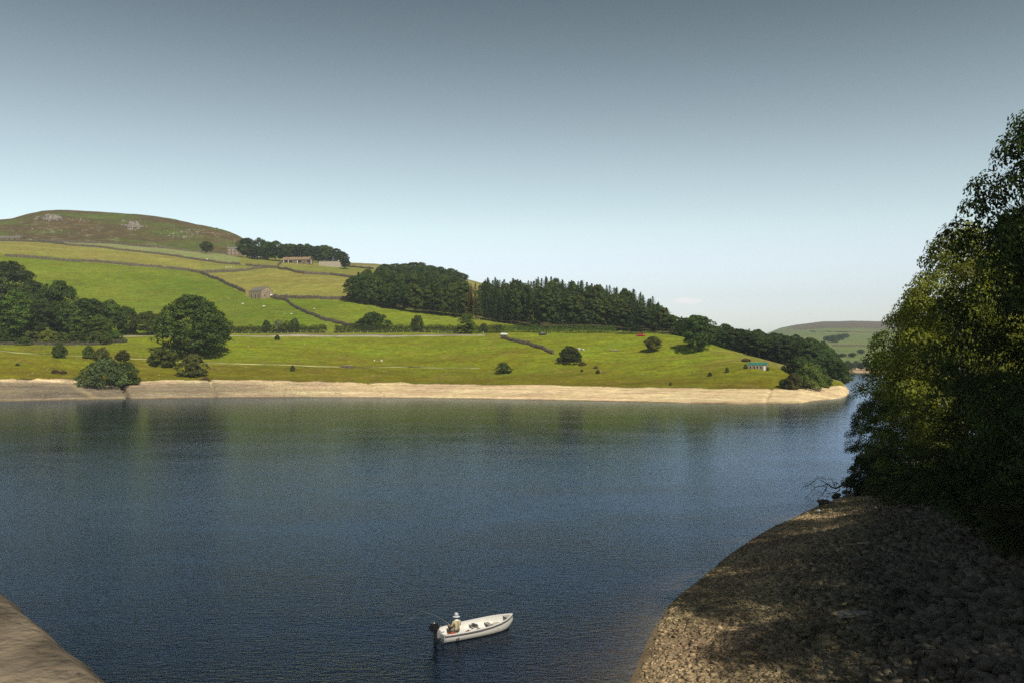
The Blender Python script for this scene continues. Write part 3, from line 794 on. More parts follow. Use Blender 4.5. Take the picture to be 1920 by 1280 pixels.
def tree(kind, loc, h, w, mat, name, label, cat='tree', group=None, trunk_mat=None, rz=None):
    """h height, w crown width in metres"""
    me, H0, R0 = CR[kind]
    e = empty(name, loc, random.uniform(0, 6.28) if rz is None else rz, (w / (2 * R0), w / (2 * R0) * random.uniform(.92, 1.08), h / H0))
    base = kind.rstrip('0123456789')
    c = bpy.data.objects.new('foliage' if base == 'bush' else 'crown', me); COL.objects.link(c); c.parent = e
    if len(me.materials) == 0: me.materials.append(M['leaf_wood'])
    c.material_slots[0].link = 'OBJECT'; c.material_slots[0].material = M['leaf_' + mat]
    _seq[0] += 1
    tm = TR[base][_seq[0] % len(TR[base])]
    t = bpy.data.objects.new('stem' if base == 'bush' else 'trunk', tm); COL.objects.link(t); t.parent = e
    if trunk_mat:
        t.material_slots[0].link = 'OBJECT'; t.material_slots[0].material = M[trunk_mat]
    tag(e, label, cat, group)
    return e
def tree_px(kind, u, vb, vt, wpx, mat, name, label, cat='tree', group=None, sink=0.25, **kw):
    """a tree that stands where the sight line through (u, vb) meets the far side"""
    g = ground(u, vb)
    h = (vb - vt) * g.y / F; w = wpx * g.y / F
    return tree(kind, (g.x, g.y, g.z - sink), h, w, mat, name, label, cat, group, **kw)

# ------------------------------------------------------------------ dry stone walls
def stone_wall(name, pts, label, h=1.7, th=0.8, seed=0, mat='wall_stone', gaps=()):
    rd = random.Random(seed)
    P = [ground(u, v) for u, v in pts]
    xy = [(p.x, p.y) for p in P]
    pts_ = []
    for (a, b) in zip(xy[:-1], xy[1:]):
        Ls = math.hypot(b[0] - a[0], b[1] - a[1]); k = max(1, int(Ls / 1.1))
        pts_ += [(a[0] + (b[0] - a[0]) * i / k, a[1] + (b[1] - a[1]) * i / k) for i in range(k)]
    pts_.append(xy[-1])
    A = np.array(pts_)
    z = Zxy(A[:, 0], A[:, 1])
    bm = bmesh.new(); prev = None
    for i in range(len(A)):
        t = A[min(i + 1, len(A) - 1)] - A[max(i - 1, 0)]; t /= np.linalg.norm(t) + 1e-9
        nx, ny = -t[1], t[0]
        hh = h * (1 + rd.uniform(-.16, .12)) * (0.6 if rd.random() < 0.02 else 1)
        o = rd.uniform(-.08, .08)
        ring = []
        for s_, zz in ((-th * .62, -0.6), (-th * .55, hh * .5), (-th * .34, hh * .86), (-th * .14, hh * rd.uniform(.96, 1.08)), (th * .14, hh * rd.uniform(.96, 1.08)), (th * .34, hh * .86), (th * .55, hh * .5), (th * .62, -0.6)):
            s2 = s_ + rd.uniform(-.07, .07) + o
            ring.append(bm.verts.new((A[i, 0] + nx * s2, A[i, 1] + ny * s2, z[i] + zz + rd.uniform(-.05, .05))))
        if prev:
            for k in range(7): bm.faces.new((prev[k], prev[k + 1], ring[k + 1], ring[k]))
        else: bm.faces.new(ring)
        prev = ring
    bm.faces.new(prev[::-1])
    return tag(link(name, bm_mesh(name, bm, M[mat])), label, 'wall', 'dry stone walls on the hillside')
stone_wall('stone_wall', W1, 'long dry stone wall between tan hayfield and the pale strip field below the moor', 1.7, .8, 1)
stone_wall('stone_wall', W1c, 'short dry stone wall meeting the field corner below the farmhouse trees', 1.7, .8, 2)
stone_wall('stone_wall', W1b, 'topmost dry stone wall along the foot of the brown moor', 1.7, .8, 3)
stone_wall('stone_wall', W2, 'long dry stone wall above the lush green field, bending down to the barn', 2.0, .9, 4)
stone_wall('stone_wall', W3, 'winding dry stone wall across the hayfields above the barn', 1.9, .9, 5)
stone_wall('stone_wall', W4, 'very short dry stone wall climbing to the long rusty-roofed shed', 1.8, .9, 6)
stone_wall('stone_wall', W5, 'straight dry stone wall running from the barn to the wood', 1.9, .8, 7)
stone_wall('stone_wall', W6, 'tumbled dry stone wall slanting down from the barn to the hedge', 1.7, 1.0, 8)
stone_wall('stone_wall', W7, 'isolated dry stone wall in the lower pasture below the parked cars', 1.5, .9, 9)
stone_wall('stone_wall', W8, 'distant dry stone wall on the skyline field between farm and wood', 1.7, .9, 10)
stone_wall('stone_wall', [(0, 646), (60, 646), (130, 647), (190, 646), (238, 641)], 'dark low roadside wall under the bushes at the left', 1.3, .9, 11, 'mossy_wall')

# ------------------------------------------------------------------ road, track, fences
def ribbon(name, pts, w, mat, label, lift=0.10, breaks=None):
    P = [ground(u, v) for u, v in pts]
    A = []
    for a, b in zip(P[:-1], P[1:]):
        k = max(1, int((b - a).length / 2.0)); A += [a.lerp(b, i / k) for i in range(k)]
    A.append(P[-1])
    A = np.array([(p.x, p.y) for p in A])
    T = np.gradient(A, axis=0); T /= np.linalg.norm(T, axis=1, keepdims=True); Nn = np.stack([-T[:, 1], T[:, 0]], 1)
    rows = []
    zc = Zxy(A[:, 0], A[:, 1])
    for s_ in (-0.5, 0.0, 0.5):
        Q = A + Nn * s_ * w
        z = np.maximum(Zxy(Q[:, 0], Q[:, 1]), zc if breaks is None else -99) + lift
        rows.append(np.stack([Q[:, 0], Q[:, 1], z], 1))
    lo = [r.copy() for r in (rows[0], rows[2])]
    lo[0][:, 2] -= 1.0; lo[1][:, 2] -= 1.0
    V = np.concatenate([lo[0]] + rows + [lo[1]]); n = len(A)
    Fq = []
    for r in range(4):
        for i in range(n - 1): Fq.append((r * n + i, r * n + i + 1, (r + 1) * n + i + 1, (r + 1) * n + i))
    o = link(name, mesh_np(name, V, np.array(Fq), M[mat], True))
    return tag(o, label, None, None, 'structure')
ROAD = [(-120, 640), (60, 637), (160, 634), (240, 631.0), (320, 630.5), (450, 630.3), (600, 629.6), (700, 629.3), (800, 629), (880, 628.9), (912, 628.6)]
ribbon('road', ROAD, 3.4, 'tarmac', 'pale lane running along the hillside below the hedge', 0.12)
TRACK = [(-40, 657.5), (30, 661), (100, 665), (160, 668), (220, 672), (300, 676), (400, 681.5), (470, 683), (560, 685), (650, 688), (720, 688.5), (800, 689), (900, 690.5)]
ribbon('track', TRACK, 0.75, 'track_worn', 'narrow pale stony track across the lower pasture', 0.10, 1)

def fence(pts, n, label, h=1.15, mat='post'):
    P = [ground(u, v) for u, v in pts]
    L_ = [0]
    for a, b in zip(P[:-1], P[1:]): L_.append(L_[-1] + (b - a).length)
    e = empty('fence', P[0])
    pm = bmesh.new(); bx(pm, -.09, .09, -.09, .09, -.3, h); bmesh.ops.bevel(pm, geom=pm.edges[:], offset=.02, affect='EDGES')
    pme = bm_mesh('post', pm, M[mat])
    tops = []
    for i in range(n):
        s_ = L_[-1] * i / (n - 1); k = max(0, min(len(P) - 2, int(np.searchsorted(L_, s_) - 1))); q = P[k].lerp(P[k + 1], (s_ - L_[k]) / (L_[k + 1] - L_[k]))
        q = Vector((q.x, q.y, gz(q.x, q.y)))
        o = link('post', pme, e); o.location = q - P[0]; o.rotation_euler = (random.uniform(-.06, .06), random.uniform(-.06, .06), random.uniform(0, 3)); o.scale = (1, 1, random.uniform(.85, 1.12)); tops.append(q - P[0])
    for zz in (0.4, 0.95):
        bm = bmesh.new(); tube(bm, [t_ + Vector((0, 0, zz)) for t_ in tops], [0.015] * len(tops), 4)
        link('wire', bm_mesh('wire', bm, M['wire']), e)
    tag(e, label, 'fence', 'fences beside the lane')
fence([(428, 626.5), (520, 626), (612, 626)], 16, 'post and wire fence under the left part of the roadside hedge')
fence([(622, 626), (700, 625.5), (800, 624.5), (860, 625)], 19, 'post and wire fence under the roadside hedge right of its gap')
fence([(0, 648.5), (80, 648.5), (160, 648.5), (225, 646)], 18, 'dark post and wire fence below the left roadside bushes', 1.15, 'bark')

def hedge(pts, h, w, mat, label, leaf=0.42, per_m=150, seed=0):
    rg = np.random.default_rng(900 + seed)
    P = [ground(u, v) for u, v in pts]
    A, ss = [], [0]
    for a, b in zip(P[:-1], P[1:]):
        Ls = math.hypot(b.x - a.x, b.y - a.y); k = int(Ls * per_m)
        t = rg.random(k)
        A.append(np.stack([a.x + (b.x - a.x) * t, a.y + (b.y - a.y) * t], 1))
    A = np.concatenate(A); n = len(A)
    hv = h * (0.62 + 0.62 * fbm(A[:, 0] / 3.2, A[:, 1] / 3.2, 7, 3))
    th = rg.uniform(0, math.pi, n)
    cx = np.cos(th); czv = np.sin(th) ** 0.6
    off = -cx * w * .5 * rg.uniform(.75, 1.05, n)
    Q = np.stack([A[:, 0] + rg.normal(0, .2, n), A[:, 1] + off, np.zeros(n)], 1)
    Q[:, 2] = Zxy(A[:, 0], A[:, 1]) + hv * czv * rg.uniform(.55, 1.05, n)
    Nn = np.stack([rg.normal(0, .5, n), -cx * 1.2, np.sin(th) * .8], 1)
    V, Fq = leaf_quads(Q, Nn, leaf * rg.uniform(.6, 1.35, n), rg)
    o0 = P[0]; V = V - np.array(o0)
    e = empty('hedge', o0)
    link('foliage', mesh_np('foliage', V, Fq, M['leaf_' + mat], False, {'lv': np.repeat(np.clip(rg.normal(.5, .2, n) , 0, 1), 4)}), e)
    tag(e, label, 'hedge', 'hedges along the lane')
hedge([(416, 625), (520, 624.5), (612, 624.5)], 4.0, 2.6, 'hedge', 'dense roadside hedge right of the big round tree', seed=1)
hedge([(628, 624.5), (700, 624), (800, 623.5), (880, 624.5), (940, 624.5)], 3.9, 2.6, 'hedge', 'long dense roadside hedge below the slanting stone wall', seed=2)
hedge([(930, 624), (1000, 623.5), (1060, 624), (1154, 624.5)], 3.8, 2.8, 'hedge_light', 'bright clipped hedge in front of the conifer plantation', seed=3)
hedge([(1155, 627), (1200, 627), (1280, 630)], 1.2, 2.5, 'grass_tuft', 'low weedy verge at the edge of the plantation', .4, 60, 4)

# ------------------------------------------------------------------ trees on the far side
tree_px('syc', 360, 667, 549, 136, 'sycamore', 'sycamore_tree', 'large dense dark green round tree by the lane', sink=0.1)
left = [
    ('broad0', 14, 606, 487, 104, 'oak', 'tallest dark broadleaf tree at the left picture edge'),
    ('broad1', 62, 618, 524, 66, 'wood', 'dark tree behind the bare white trunk at the left'),
    ('broad2', 106, 625, 526, 78, 'oak', 'broad dark tree with flat crown beside the leftmost tall tree'),
    ('wisp0', 28, 640, 543, 66, 'ash', 'light yellow-green ash tree at the left picture edge'),
    ('broad3', 165, 630, 556, 66, 'wood', 'rounded mid-green tree right of the thin birch'),
    ('broad1', 207, 628, 561, 40, 'oak', 'narrow dark tree in the middle of the left roadside row'),
    ('broad0', 236, 627, 573, 48, 'wood', 'mid-green roadside tree two left of the big round tree'),
    ('broad2', 276, 628, 583, 50, 'shrub', 'low roadside tree touching the big round tree'),
    ('broad3', 130, 628, 575, 60, 'wood', 'dark shrubby tree behind the thin birch'),
    ('broad2', 84, 634, 562, 62, 'oak', 'dark filler tree left of the thin birch trunk'),
    ('broad0', 40, 632, 574, 52, 'oak', 'dark shrubby tree just right of the light ash'),
    ('broad3', 152, 636, 590, 46, 'oak', 'low dark tree at the foot of the thin birch'),
    ('broad1', 188, 636, 588, 44, 'oak', 'low dark tree in the middle of the left thicket'),
    ('broad2', 2, 640, 588, 44, 'oak', 'dark low tree cut by the left picture edge'),
    ('spruce1', 251, 625, 577, 14, 'pine', 'small pointed conifer among the left roadside trees'),
]
for k, u, vb, vt, w, m_, lb in left: tree_px(k, u, vb, vt, w, m_, 'broadleaf_tree' if k[0] != 's' else 'conifer_tree', lb)
tree_px('wisp1', 60, 614, 545, 34, 'birch', 'birch_tree', 'birch with long pale bare trunk behind the ash', trunk_mat='bark_birch')
tree_px('wisp0', 133, 634, 565, 44, 'birch', 'birch_tree', 'thin birch with a straight white trunk in the left roadside trees', trunk_mat='bark_birch')
shr = [
    ('bush0', 22, 640, 617, 40, 'shrub'), ('bush1', 62, 642, 620, 36, 'olive'), ('bush2', 92, 642, 618, 44, 'yellowgreen'), ('bush0', 118, 645, 622, 34, 'shrub'),
    ('bush1', 150, 643, 620, 36, 'hedge'), ('bush2', 180, 642, 620, 44, 'shrub'), ('bush0', 212, 640, 617, 44, 'hedge_light'), ('bush1', 196, 645, 628, 30, 'shrub'), ('bush0', 45, 647, 630, 30, 'shrub')]
for i, (k, u, vb, vt, w, m_) in enumerate(sorted(shr, key=lambda s: s[1])):
    tree_px(k, u, vb, vt, w, m_, 'roadside_shrub', '%s shrub from the left in the thicket along the left roadside' % ordw(i) if i else 'leftmost shrub in the thicket along the left roadside', 'shrub', 'thicket shrubs along the left roadside')
bush = [
    ('bush1', 111, 671, 640, 24, 'shrub', 'upright dark bush on the pale track at the left'),
    ('bush0', 167, 672, 646, 24, 'shrub', 'left one of two dark bushes on the track above the willow'),
    ('bush2', 192, 676, 650, 32, 'olive', 'right one of two dark bushes on the track above the willow'),
    ('bush1', 230, 676, 655, 24, 'olive', 'small olive bush on the track right of the willow'),
    ('bush2', 198, 724, 672, 92, 'willow', 'large pale grey-green willow bush overhanging the gravel bank'),
    ('bush0', 238, 720, 676, 52, 'shrub', 'dark green bush against the right side of the willow'),
    ('bush1', 305, 687, 650, 54, 'yellowgreen', 'round leafy bush left of the big round tree foot'),
    ('bush0', 362, 704, 661, 58, 'olive', 'olive bush in front of the big round tree'),
    ('bush2', 700, 616, 585, 58, 'shrub', 'dark round thorn bush above the hedge near the slanting wall foot'),
    ('bush0', 677, 616, 599, 26, 'shrub', 'small bush attached to the left of the thorn bush'),
    ('bush1', 783, 621, 589, 25, 'shrub', 'upright oval bush standing in the long hedge'),
    ('broad3', 876, 626, 586, 30, 'ash', 'light green small tree standing in the hedge end'),
    ('bush0', 907, 622, 605, 18, 'shrub', 'small round bush right of the light green hedge tree'),
    ('bush1', 976, 618, 607, 11, 'shrub', 'tiny bush above the bright hedge, left of its twin'),
    ('bush2', 1002, 618, 608, 16, 'shrub', 'small bush above the bright hedge near the dark car'),
    ('bush0', 499, 622, 599, 19, 'shrub', 'leftmost round bush growing out of the roadside hedge'),
    ('bush1', 522, 623, 597, 20, 'willow', 'pale bush growing out of the roadside hedge'),
    ('bush2', 537, 623, 601, 20, 'yellowgreen', 'low yellow-green bush in the hedge beside the pale one'),
    ('bush1', 552, 623, 595, 20, 'shrub', 'tallest bush growing out of the roadside hedge'),
    ('bush0', 944, 699, 678, 31, 'shrub', 'dark lone bush low in the pasture below the isolated wall'),
    ('bush2', 1068, 679, 648, 46, 'hedge', 'dome-shaped dense bush at the end of the isolated wall'),
    ('broad1', 1225, 660, 629, 29, 'olive', 'small lone hawthorn tree in the right pasture'),
    ('bush1', 520, 637, 627, 10, 'shrub', 'tiny dark bush just below the lane'),
    ('bush0', 549, 695, 683, 10, 'shrub', 'tiny dark bush on the pale track line'),
    ('bush1', 1121, 700, 691, 7, 'shrub', 'tiny bush right of the dome-shaped bush'),
    ('bush0', 1331, 705, 696, 9, 'shrub', 'leftmost of the tiny bushes left of the green-roofed building'),
    ('bush1', 1363, 698, 687, 8, 'shrub', 'middle one of the tiny bushes left of the green-roofed building'),
    ('bush2', 1398, 691, 681, 9, 'shrub', 'tiny bush closest to the left wall of the green-roofed building'),
    ('bush0', 1439, 694, 686, 7, 'shrub', 'tiny dark bush in front of the green-roofed building'),
    ('bush1', 1469, 693, 683, 9, 'shrub', 'small bush on the slope right of the green-roofed building'),
    ('bush1', 33, 685, 679, 7, 'shrub', 'tiny dark bush low in the far left pasture'),
    ('bush2', 1257, 722, 714, 5, 'shrub', 'tiny bush at the top of the sandy bank on the right'),
    ('bush2', 1518, 728, 679, 66, 'yellowgreen', 'big yellow-green bush above the sandy point'),
    ('bush0', 1488, 729, 697, 34, 'olive', 'olive bush against the left of the big yellow-green bush'),
    ('bush1', 1547, 726, 697, 30, 'shrub', 'bush against the right of the big yellow-green bush'),
    ('broad1', 1471, 727, 708, 20, 'shrub', 'small twisted tree on the edge of the sandy bank'),
    ('bush1', 1496, 700, 664, 50, 'bank_dark', 'dark brown-green bush under the wood behind the big bush'),
]
for k, u, vb, vt, w, m_, lb in bush:
    tree_px(k, u, vb, vt, w, m_, 'small_tree' if k[:4] == 'broa' else 'bush', lb, 'tree' if k[:4] == 'broa' else 'bush')
for i, (u, v, w) in enumerate([(104, 699, 16), (118, 700, 14), (1092, 684, 16), (1117, 690, 10), (1398, 677, 16), (386, 712, 16), (1091, 697, 6)]):
    lbs = ['left brown heather clump in the far left pasture', 'right brown heather clump in the far left pasture', 'larger brown heather clump beside the dome-shaped bush', 'small brown heather clump beyond the dome-shaped bush', 'brown bracken patch left of the green-roofed building', 'brown scrub at the head of the second gully', 'tiniest brown clump on the terrace below the dome-shaped bush']
    tree_px('bush%d' % (i % 3), u, v, v - 6 - (w > 12), w, 'heather', 'heather_clump', lbs[i], 'heather')
tree_px('broad3', 1310, 659, 587, 56, 'wood', 'broadleaf_tree', 'large lone tree in front of the wood on the right pasture')
tree_px('broad1', 387, 476, 452, 22, 'oak', 'broadleaf_tree', 'single dark round tree at the foot of the moor left of the farmhouse')

# trees round the farm
farm = [(462, 483, 445, 40, 'oak'), (486, 486, 446, 30, 'oak'), (478, 487, 458, 22, 'wood'), (503, 488, 452, 34, 'wood'), (517, 490, 451, 32, 'wood'), (532, 490, 458, 30, 'oak'),
        (548, 487, 457, 34, 'wood'), (563, 490, 457, 34, 'oak'), (580, 491, 458, 34, 'wood'), (597, 493, 460, 36, 'oak'), (612, 494, 460, 34, 'oak'), (628, 496, 465, 34, 'wood'), (641, 500, 471, 26, 'oak'), (647, 505, 482, 16, 'pine'),
        (497, 482, 452, 26, 'oak'), (540, 484, 456, 28, 'oak'), (575, 485, 457, 28, 'oak'), (605, 488, 459, 28, 'oak')]
farm.sort()
for i, (u, vb, vt, w, m_) in enumerate(farm):
    tree_px('broad%d' % (i % 4), u, vb, vt, w, m_, 'broadleaf_tree', ('%s tree from the left in the skyline row behind the farm sheds' % ordw(i)) if i else 'leftmost tree in the skyline row behind the farm, beside the house', 'tree', 'skyline trees behind the farm')

# the big wood: front edge, body and the broadleaf hump behind
fe = [(660, 567), (700, 574), (760, 584), (850, 595), (900, 599), (940, 606), (1000, 615), (1060, 619), (1160, 621), (1262, 626)]
ft = [(655, 520), (672, 506), (700, 512), (760, 520), (840, 522), (868, 535), (890, 532), (910, 524), (935, 528), (960, 530), (1000, 527), (1050, 532), (1100, 537), (1150, 545), (1200, 556), (1240, 570), (1268, 592)]
rd = random.Random(42)
front = []
u = 664.0
while u < 1264:
    if not 878 < u < 905: front.append(u)
    u += rd.uniform(12, 17)
for i, u in enumerate(front):
    vb = float(il(u, fe)) - 1; vt = float(il(u, ft)) + rd.uniform(0, 16)
    r_ = rd.random()
    if u < 850: kind, m_, w = ('broad%d' % rd.randint(0, 3), rd.choice(['wood', 'wood', 'oak', 'shrub']), rd.uniform(30, 42)) if r_ < .72 else ('spruce%d' % rd.randint(0, 3), 'spruce_olive', rd.uniform(22, 30))
    else: kind, m_, w = ('pine%d' % rd.randint(0, 2), rd.choice(['wood', 'wood_back', 'shrub']), rd.uniform(26, 36)) if r_ < .6 else ('spruce%d' % rd.randint(0, 3), rd.choice(['spruce', 'spruce_olive', 'spruce']), rd.uniform(22, 30))
    tree_px(kind, u, vb, vt, w, m_, 'conifer_tree' if kind[0] in 'sp' else 'broadleaf_tree', ('%s tree from the left along the front edge of the big wood' % ordw(i)) if i else 'leftmost tree along the front edge of the big wood', 'tree', 'front edge trees of the big wood', trunk_mat='bark_grey')
for u, vb, vt in ((883, 598, 533), (891, 599, 531), (899, 600, 534)):
    tree_px('spruce1', u, vb, vt, 17, 'dead' if u == 883 else 'spruce_olive', 'conifer_tree', {883: 'red-brown dying conifer in the thin gap of the big wood', 891: 'sparse conifer right of the red-brown dying one in the wood gap', 899: 'thin conifer at the right side of the gap in the big wood'}[u], trunk_mat='bark_grey')
body_top = [(655, 520), (690, 505), (760, 510), (850, 516), (880, 533), (905, 524), (930, 520), (970, 526), (1000, 518), (1020, 518), (1060, 524), (1100, 528), (1150, 537), (1200, 547), (1240, 565), (1270, 592)]
n_in = 0
for row in range(1, 5):
    u = 668.0 + row * 4
    while u < 1262 - row * 3:
        if not 872 < u < 902:
            d5 = float(np.interp(u, UG, f5d)); d = d5 + 10 + row * 17 + rd.uniform(-6, 6)
            x = (u - 960) / F * d; z = gz(x, d)
            vt = float(il(u, body_top)) + rd.choice([0, 2, 4, 6, 9]) * (1.0 if row > 1 else 1.3) - rd.random() * 3
            ht = CZ - (vt - V0) / F * d - z
            if 9 < ht < 34:
                sp = u > 890
                kind, m_ = ('spruce%d' % rd.randint(0, 3), rd.choice(['spruce', 'spruce', 'spruce_olive', 'wood_back'])) if (sp and rd.random() < .8) or rd.random() < .35 else ('broad%d' % rd.randint(0, 3), 'wood')
                w = rd.uniform(8, 11) if kind[0] == 's' else rd.uniform(9, 13)
                tree(kind, (x, d, z - .3), ht, w, m_, 'conifer_tree' if kind[0] == 's' else 'broadleaf_tree',
                     ('conifer spire crowded inside the plantation behind its front edge' if kind[0] == 's' else 'broadleaf crown crowded inside the wood behind its front edge'), 'tree', 'plantation interior conifers' if kind[0] == 's' else 'wood interior broadleaf trees', trunk_mat='bark_grey')
                n_in += 1
        u += rd.uniform(13, 19)
hump_top = [(694, 512), (704, 500), (718, 490), (750, 487), (800, 489), (835, 497), (862, 510), (880, 532)]
for row, dd in enumerate((575, 610, 650, 695)):
    row -= 1
    u = 699.0 + row * 3
    while u < 876:
        d = dd + rd.uniform(-10, 10); x = (u - 960) / F * d; z = gz(x, d)
        vt = float(il(u, hump_top)) + (2 - row) * 6 + rd.uniform(0, 6)
        ht = CZ - (vt - V0) / F * d - z
        if ht > 6: tree('broad%d' % rd.randint(0, 3), (x, d, z - .3), min(ht, 36), rd.uniform(12, 17), rd.choice(['wood_back', 'wood', 'oak']), 'broadleaf_tree', 'rounded tree in the domed broadleaf wood rising behind the plantation', 'tree', 'domed broadleaf wood behind the plantation')
        u += rd.uniform(15, 22)

# the wood that falls along the spur to the point
rt = [(1266, 588), (1290, 590), (1330, 602), (1360, 606), (1400, 611), (1440, 620), (1480, 623), (1500, 627), (1530, 631), (1550, 641), (1565, 657), (1578, 682)]
spur = []
for row in range(4):
    u = 1268.0 + row * 5
    while u < 1578:
        d4 = float(np.interp(u, UG, f4d)); d = d4 + 4 + row * 15 + rd.uniform(-4, 4)
        x = (u - 960) / F * d; z = max(gz(x, d), 0.6)
        vt = float(il(u, rt)) + (3 - row) * 3 + rd.uniform(-2, 7)
        ht = CZ - (vt - V0) / F * d - z
        if u < 1330 and row == 0: u += 14; continue
        if ht > 4: spur.append((u, row, x, d, z, ht))
        u += rd.uniform(12, 17)
fr_ = sorted([s for s in spur if s[1] == 0])
for s in spur:
    u, row, x, d, z, ht = s
    if row == 0:
        i = fr_.index(s)
        lb, gp = ('%s tree from the left along the front edge of the spur wood' % ordw(i)) if i else 'leftmost tree along the front edge of the spur wood', 'front edge trees of the spur wood'
    else: lb, gp = 'dark tree crowded inside the wood that runs down the spur', 'interior trees of the spur wood'
    k = 'pine%d' % rd.randint(0, 2) if rd.random() < .7 else 'spruce%d' % rd.randint(0, 3)
    if u > 1520: k = 'broad%d' % rd.randint(0, 3)
    tree(k, (x, d, z - .3), min(ht, 26), rd.uniform(7, 10), rd.choice(['pine', 'pine', 'wood_back', 'wood']) if u < 1520 else rd.choice(['wood_back', 'wood']), 'conifer_tree' if k[0] in 'sp' else 'broadleaf_tree', lb, 'tree', gp)

# trees of the far valley side
fw = []
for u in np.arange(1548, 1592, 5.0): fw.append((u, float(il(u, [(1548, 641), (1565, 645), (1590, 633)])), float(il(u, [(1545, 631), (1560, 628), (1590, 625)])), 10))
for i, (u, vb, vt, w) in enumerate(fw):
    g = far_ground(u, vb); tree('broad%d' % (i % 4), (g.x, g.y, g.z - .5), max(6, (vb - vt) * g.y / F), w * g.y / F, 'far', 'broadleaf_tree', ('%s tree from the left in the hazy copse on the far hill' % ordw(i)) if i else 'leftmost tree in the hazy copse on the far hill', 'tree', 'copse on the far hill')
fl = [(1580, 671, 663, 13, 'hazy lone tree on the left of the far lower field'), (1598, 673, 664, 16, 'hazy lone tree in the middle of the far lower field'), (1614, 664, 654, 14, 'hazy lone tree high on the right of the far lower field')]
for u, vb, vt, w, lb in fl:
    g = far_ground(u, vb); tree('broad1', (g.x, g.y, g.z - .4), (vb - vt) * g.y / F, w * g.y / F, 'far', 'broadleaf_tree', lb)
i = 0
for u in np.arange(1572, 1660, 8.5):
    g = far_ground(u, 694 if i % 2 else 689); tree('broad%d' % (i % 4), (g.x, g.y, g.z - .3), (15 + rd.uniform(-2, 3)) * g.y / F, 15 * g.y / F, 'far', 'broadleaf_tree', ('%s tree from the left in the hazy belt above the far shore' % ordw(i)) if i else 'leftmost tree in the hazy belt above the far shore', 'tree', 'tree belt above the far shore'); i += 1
def far_wall(pts, label):
    P = [far_ground(u, v) for u, v in pts]
    bm = bmesh.new()
    tube(bm, [p + Vector((0, 0, .6)) for p in P], [1.3] * len(P), 5)
    tag(link('stone_wall', bm_mesh('stone_wall', bm, M['wall_stone'])), label, 'wall', 'walls on the far hill')
far_wall([(u, 650 - (u - 1560) * 0.01) for u in range(1560, 1700, 10)], 'thin field wall low on the far hill')
far_wall([(u, 622.5 + (u - 1520) * 0.012) for u in range(1520, 1700, 10)], 'thin field wall high on the far hill')

# ------------------------------------------------------------------ rocks
def rock_shape(rg, sub=1):
    bm = bmesh.new(); bmesh.ops.create_icosphere(bm, subdivisions=sub, radius=1.0)
    V = np.array([v.co for v in bm.verts]); Fc = np.array([[v.index for v in f.verts] for f in bm.faces]); bm.free()
    V = V * (1 + rg.normal(0, 0.20, (len(V), 1)))
    # knock flat facets into it
    for _ in range(3):
        n_ = rg.normal(0, 1, 3); n_ /= np.linalg.norm(n_); dd = V @ n_; k = dd > 0.55; V[k] -= np.outer(dd[k] - 0.55, n_)
    return V, Fc
def block_shape(rg):
    V = np.array([(x, y, z) for x in (-1, 1) for y in (-1, 1) for z in (-1, 1)], float) * np.array([.8, .75, .8])
    V = V * rg.uniform(.65, 1.15, (8, 3)) + rg.normal(0, .08, (8, 3))
    Fc = np.array([(0, 1, 3), (0, 3, 2), (4, 6, 7), (4, 7, 5), (0, 4, 5), (0, 5, 1), (2, 3, 7), (2, 7, 6), (0, 2, 6), (0, 6, 4), (1, 5, 7), (1, 7, 3)])
    return V, Fc
def rock_field(name, pos, size, flat, mat, seed, sub=1, nvar=10, smoothshade=False, col=None):
    rg = np.random.default_rng(seed)
    vr = [rock_shape(rg, sub) if sub else block_shape(rg) for _ in range(nvar)]
    nv = len(vr[0][0]); n = len(pos)
    which = rg.integers(0, nvar, n)
    VV_ = np.stack([v for v, f in vr])[which]            # n, nv, 3
    sc = size[:, None] * np.stack([rg.uniform(.7, 1.4, n), rg.uniform(.6, 1.1, n), flat * rg.uniform(.6, 1.3, n)], 1)
    VV_ = VV_ * sc[:, None, :]
    a = rg.uniform(0, 6.28, n); tx = rg.normal(0, .22, n); ty = rg.normal(0, .22, n)
    ca, sa = np.cos(a)[:, None], np.sin(a)[:, None]
    X = VV_[..., 0] * ca - VV_[..., 1] * sa; Y = VV_[..., 0] * sa + VV_[..., 1] * ca; Z = VV_[..., 2] + X * tx[:, None] + Y * ty[:, None]
    Vf = np.stack([X, Y, Z], -1) + pos[:, None, :]
    Ff = (np.stack([f for v, f in vr])[which] + (np.arange(n) * nv)[:, None, None]).reshape(-1, 3)
    return mesh_np(name, Vf.reshape(-1, 3), Ff, M[mat], False, None if col is None else {'Col': np.repeat(col, nv, 0)})
# outcrops on the moor edge
def outcrop(uc_, vc_, su, sv, n, smax, label, seed):
    rg = np.random.default_rng(seed); P, S = [], []
    for i in range(n):
        g = ground(uc_ + rg.normal(0, su), vc_ + rg.normal(0, sv), 800); P.append(tuple(g)); S.append(rg.uniform(.3, 1) ** 2 * smax + .4)
    tag(link('rock_outcrop', rock_field('rock_outcrop', np.array(P), np.array(S), .8, 'grit_rock', seed)), label, 'rocks', 'rock outcrops on the moor')
outcrop(97, 409, 9, 3.0, 70, 3.6, 'jagged dark rock outcrop near the top left of the moor', 301)
outcrop(248, 424, 8, 5, 75, 3.2, 'broken rock outcrop in the middle of the moor slope', 302)
outcrop(345, 440, 26, 5, 60, 1.7, 'scattered scree boulders on the right shoulder of the moor', 303)
outcrop(150, 413, 14, 2.0, 22, 1.6, 'small scatter of pale boulders right of the top left outcrop', 304)
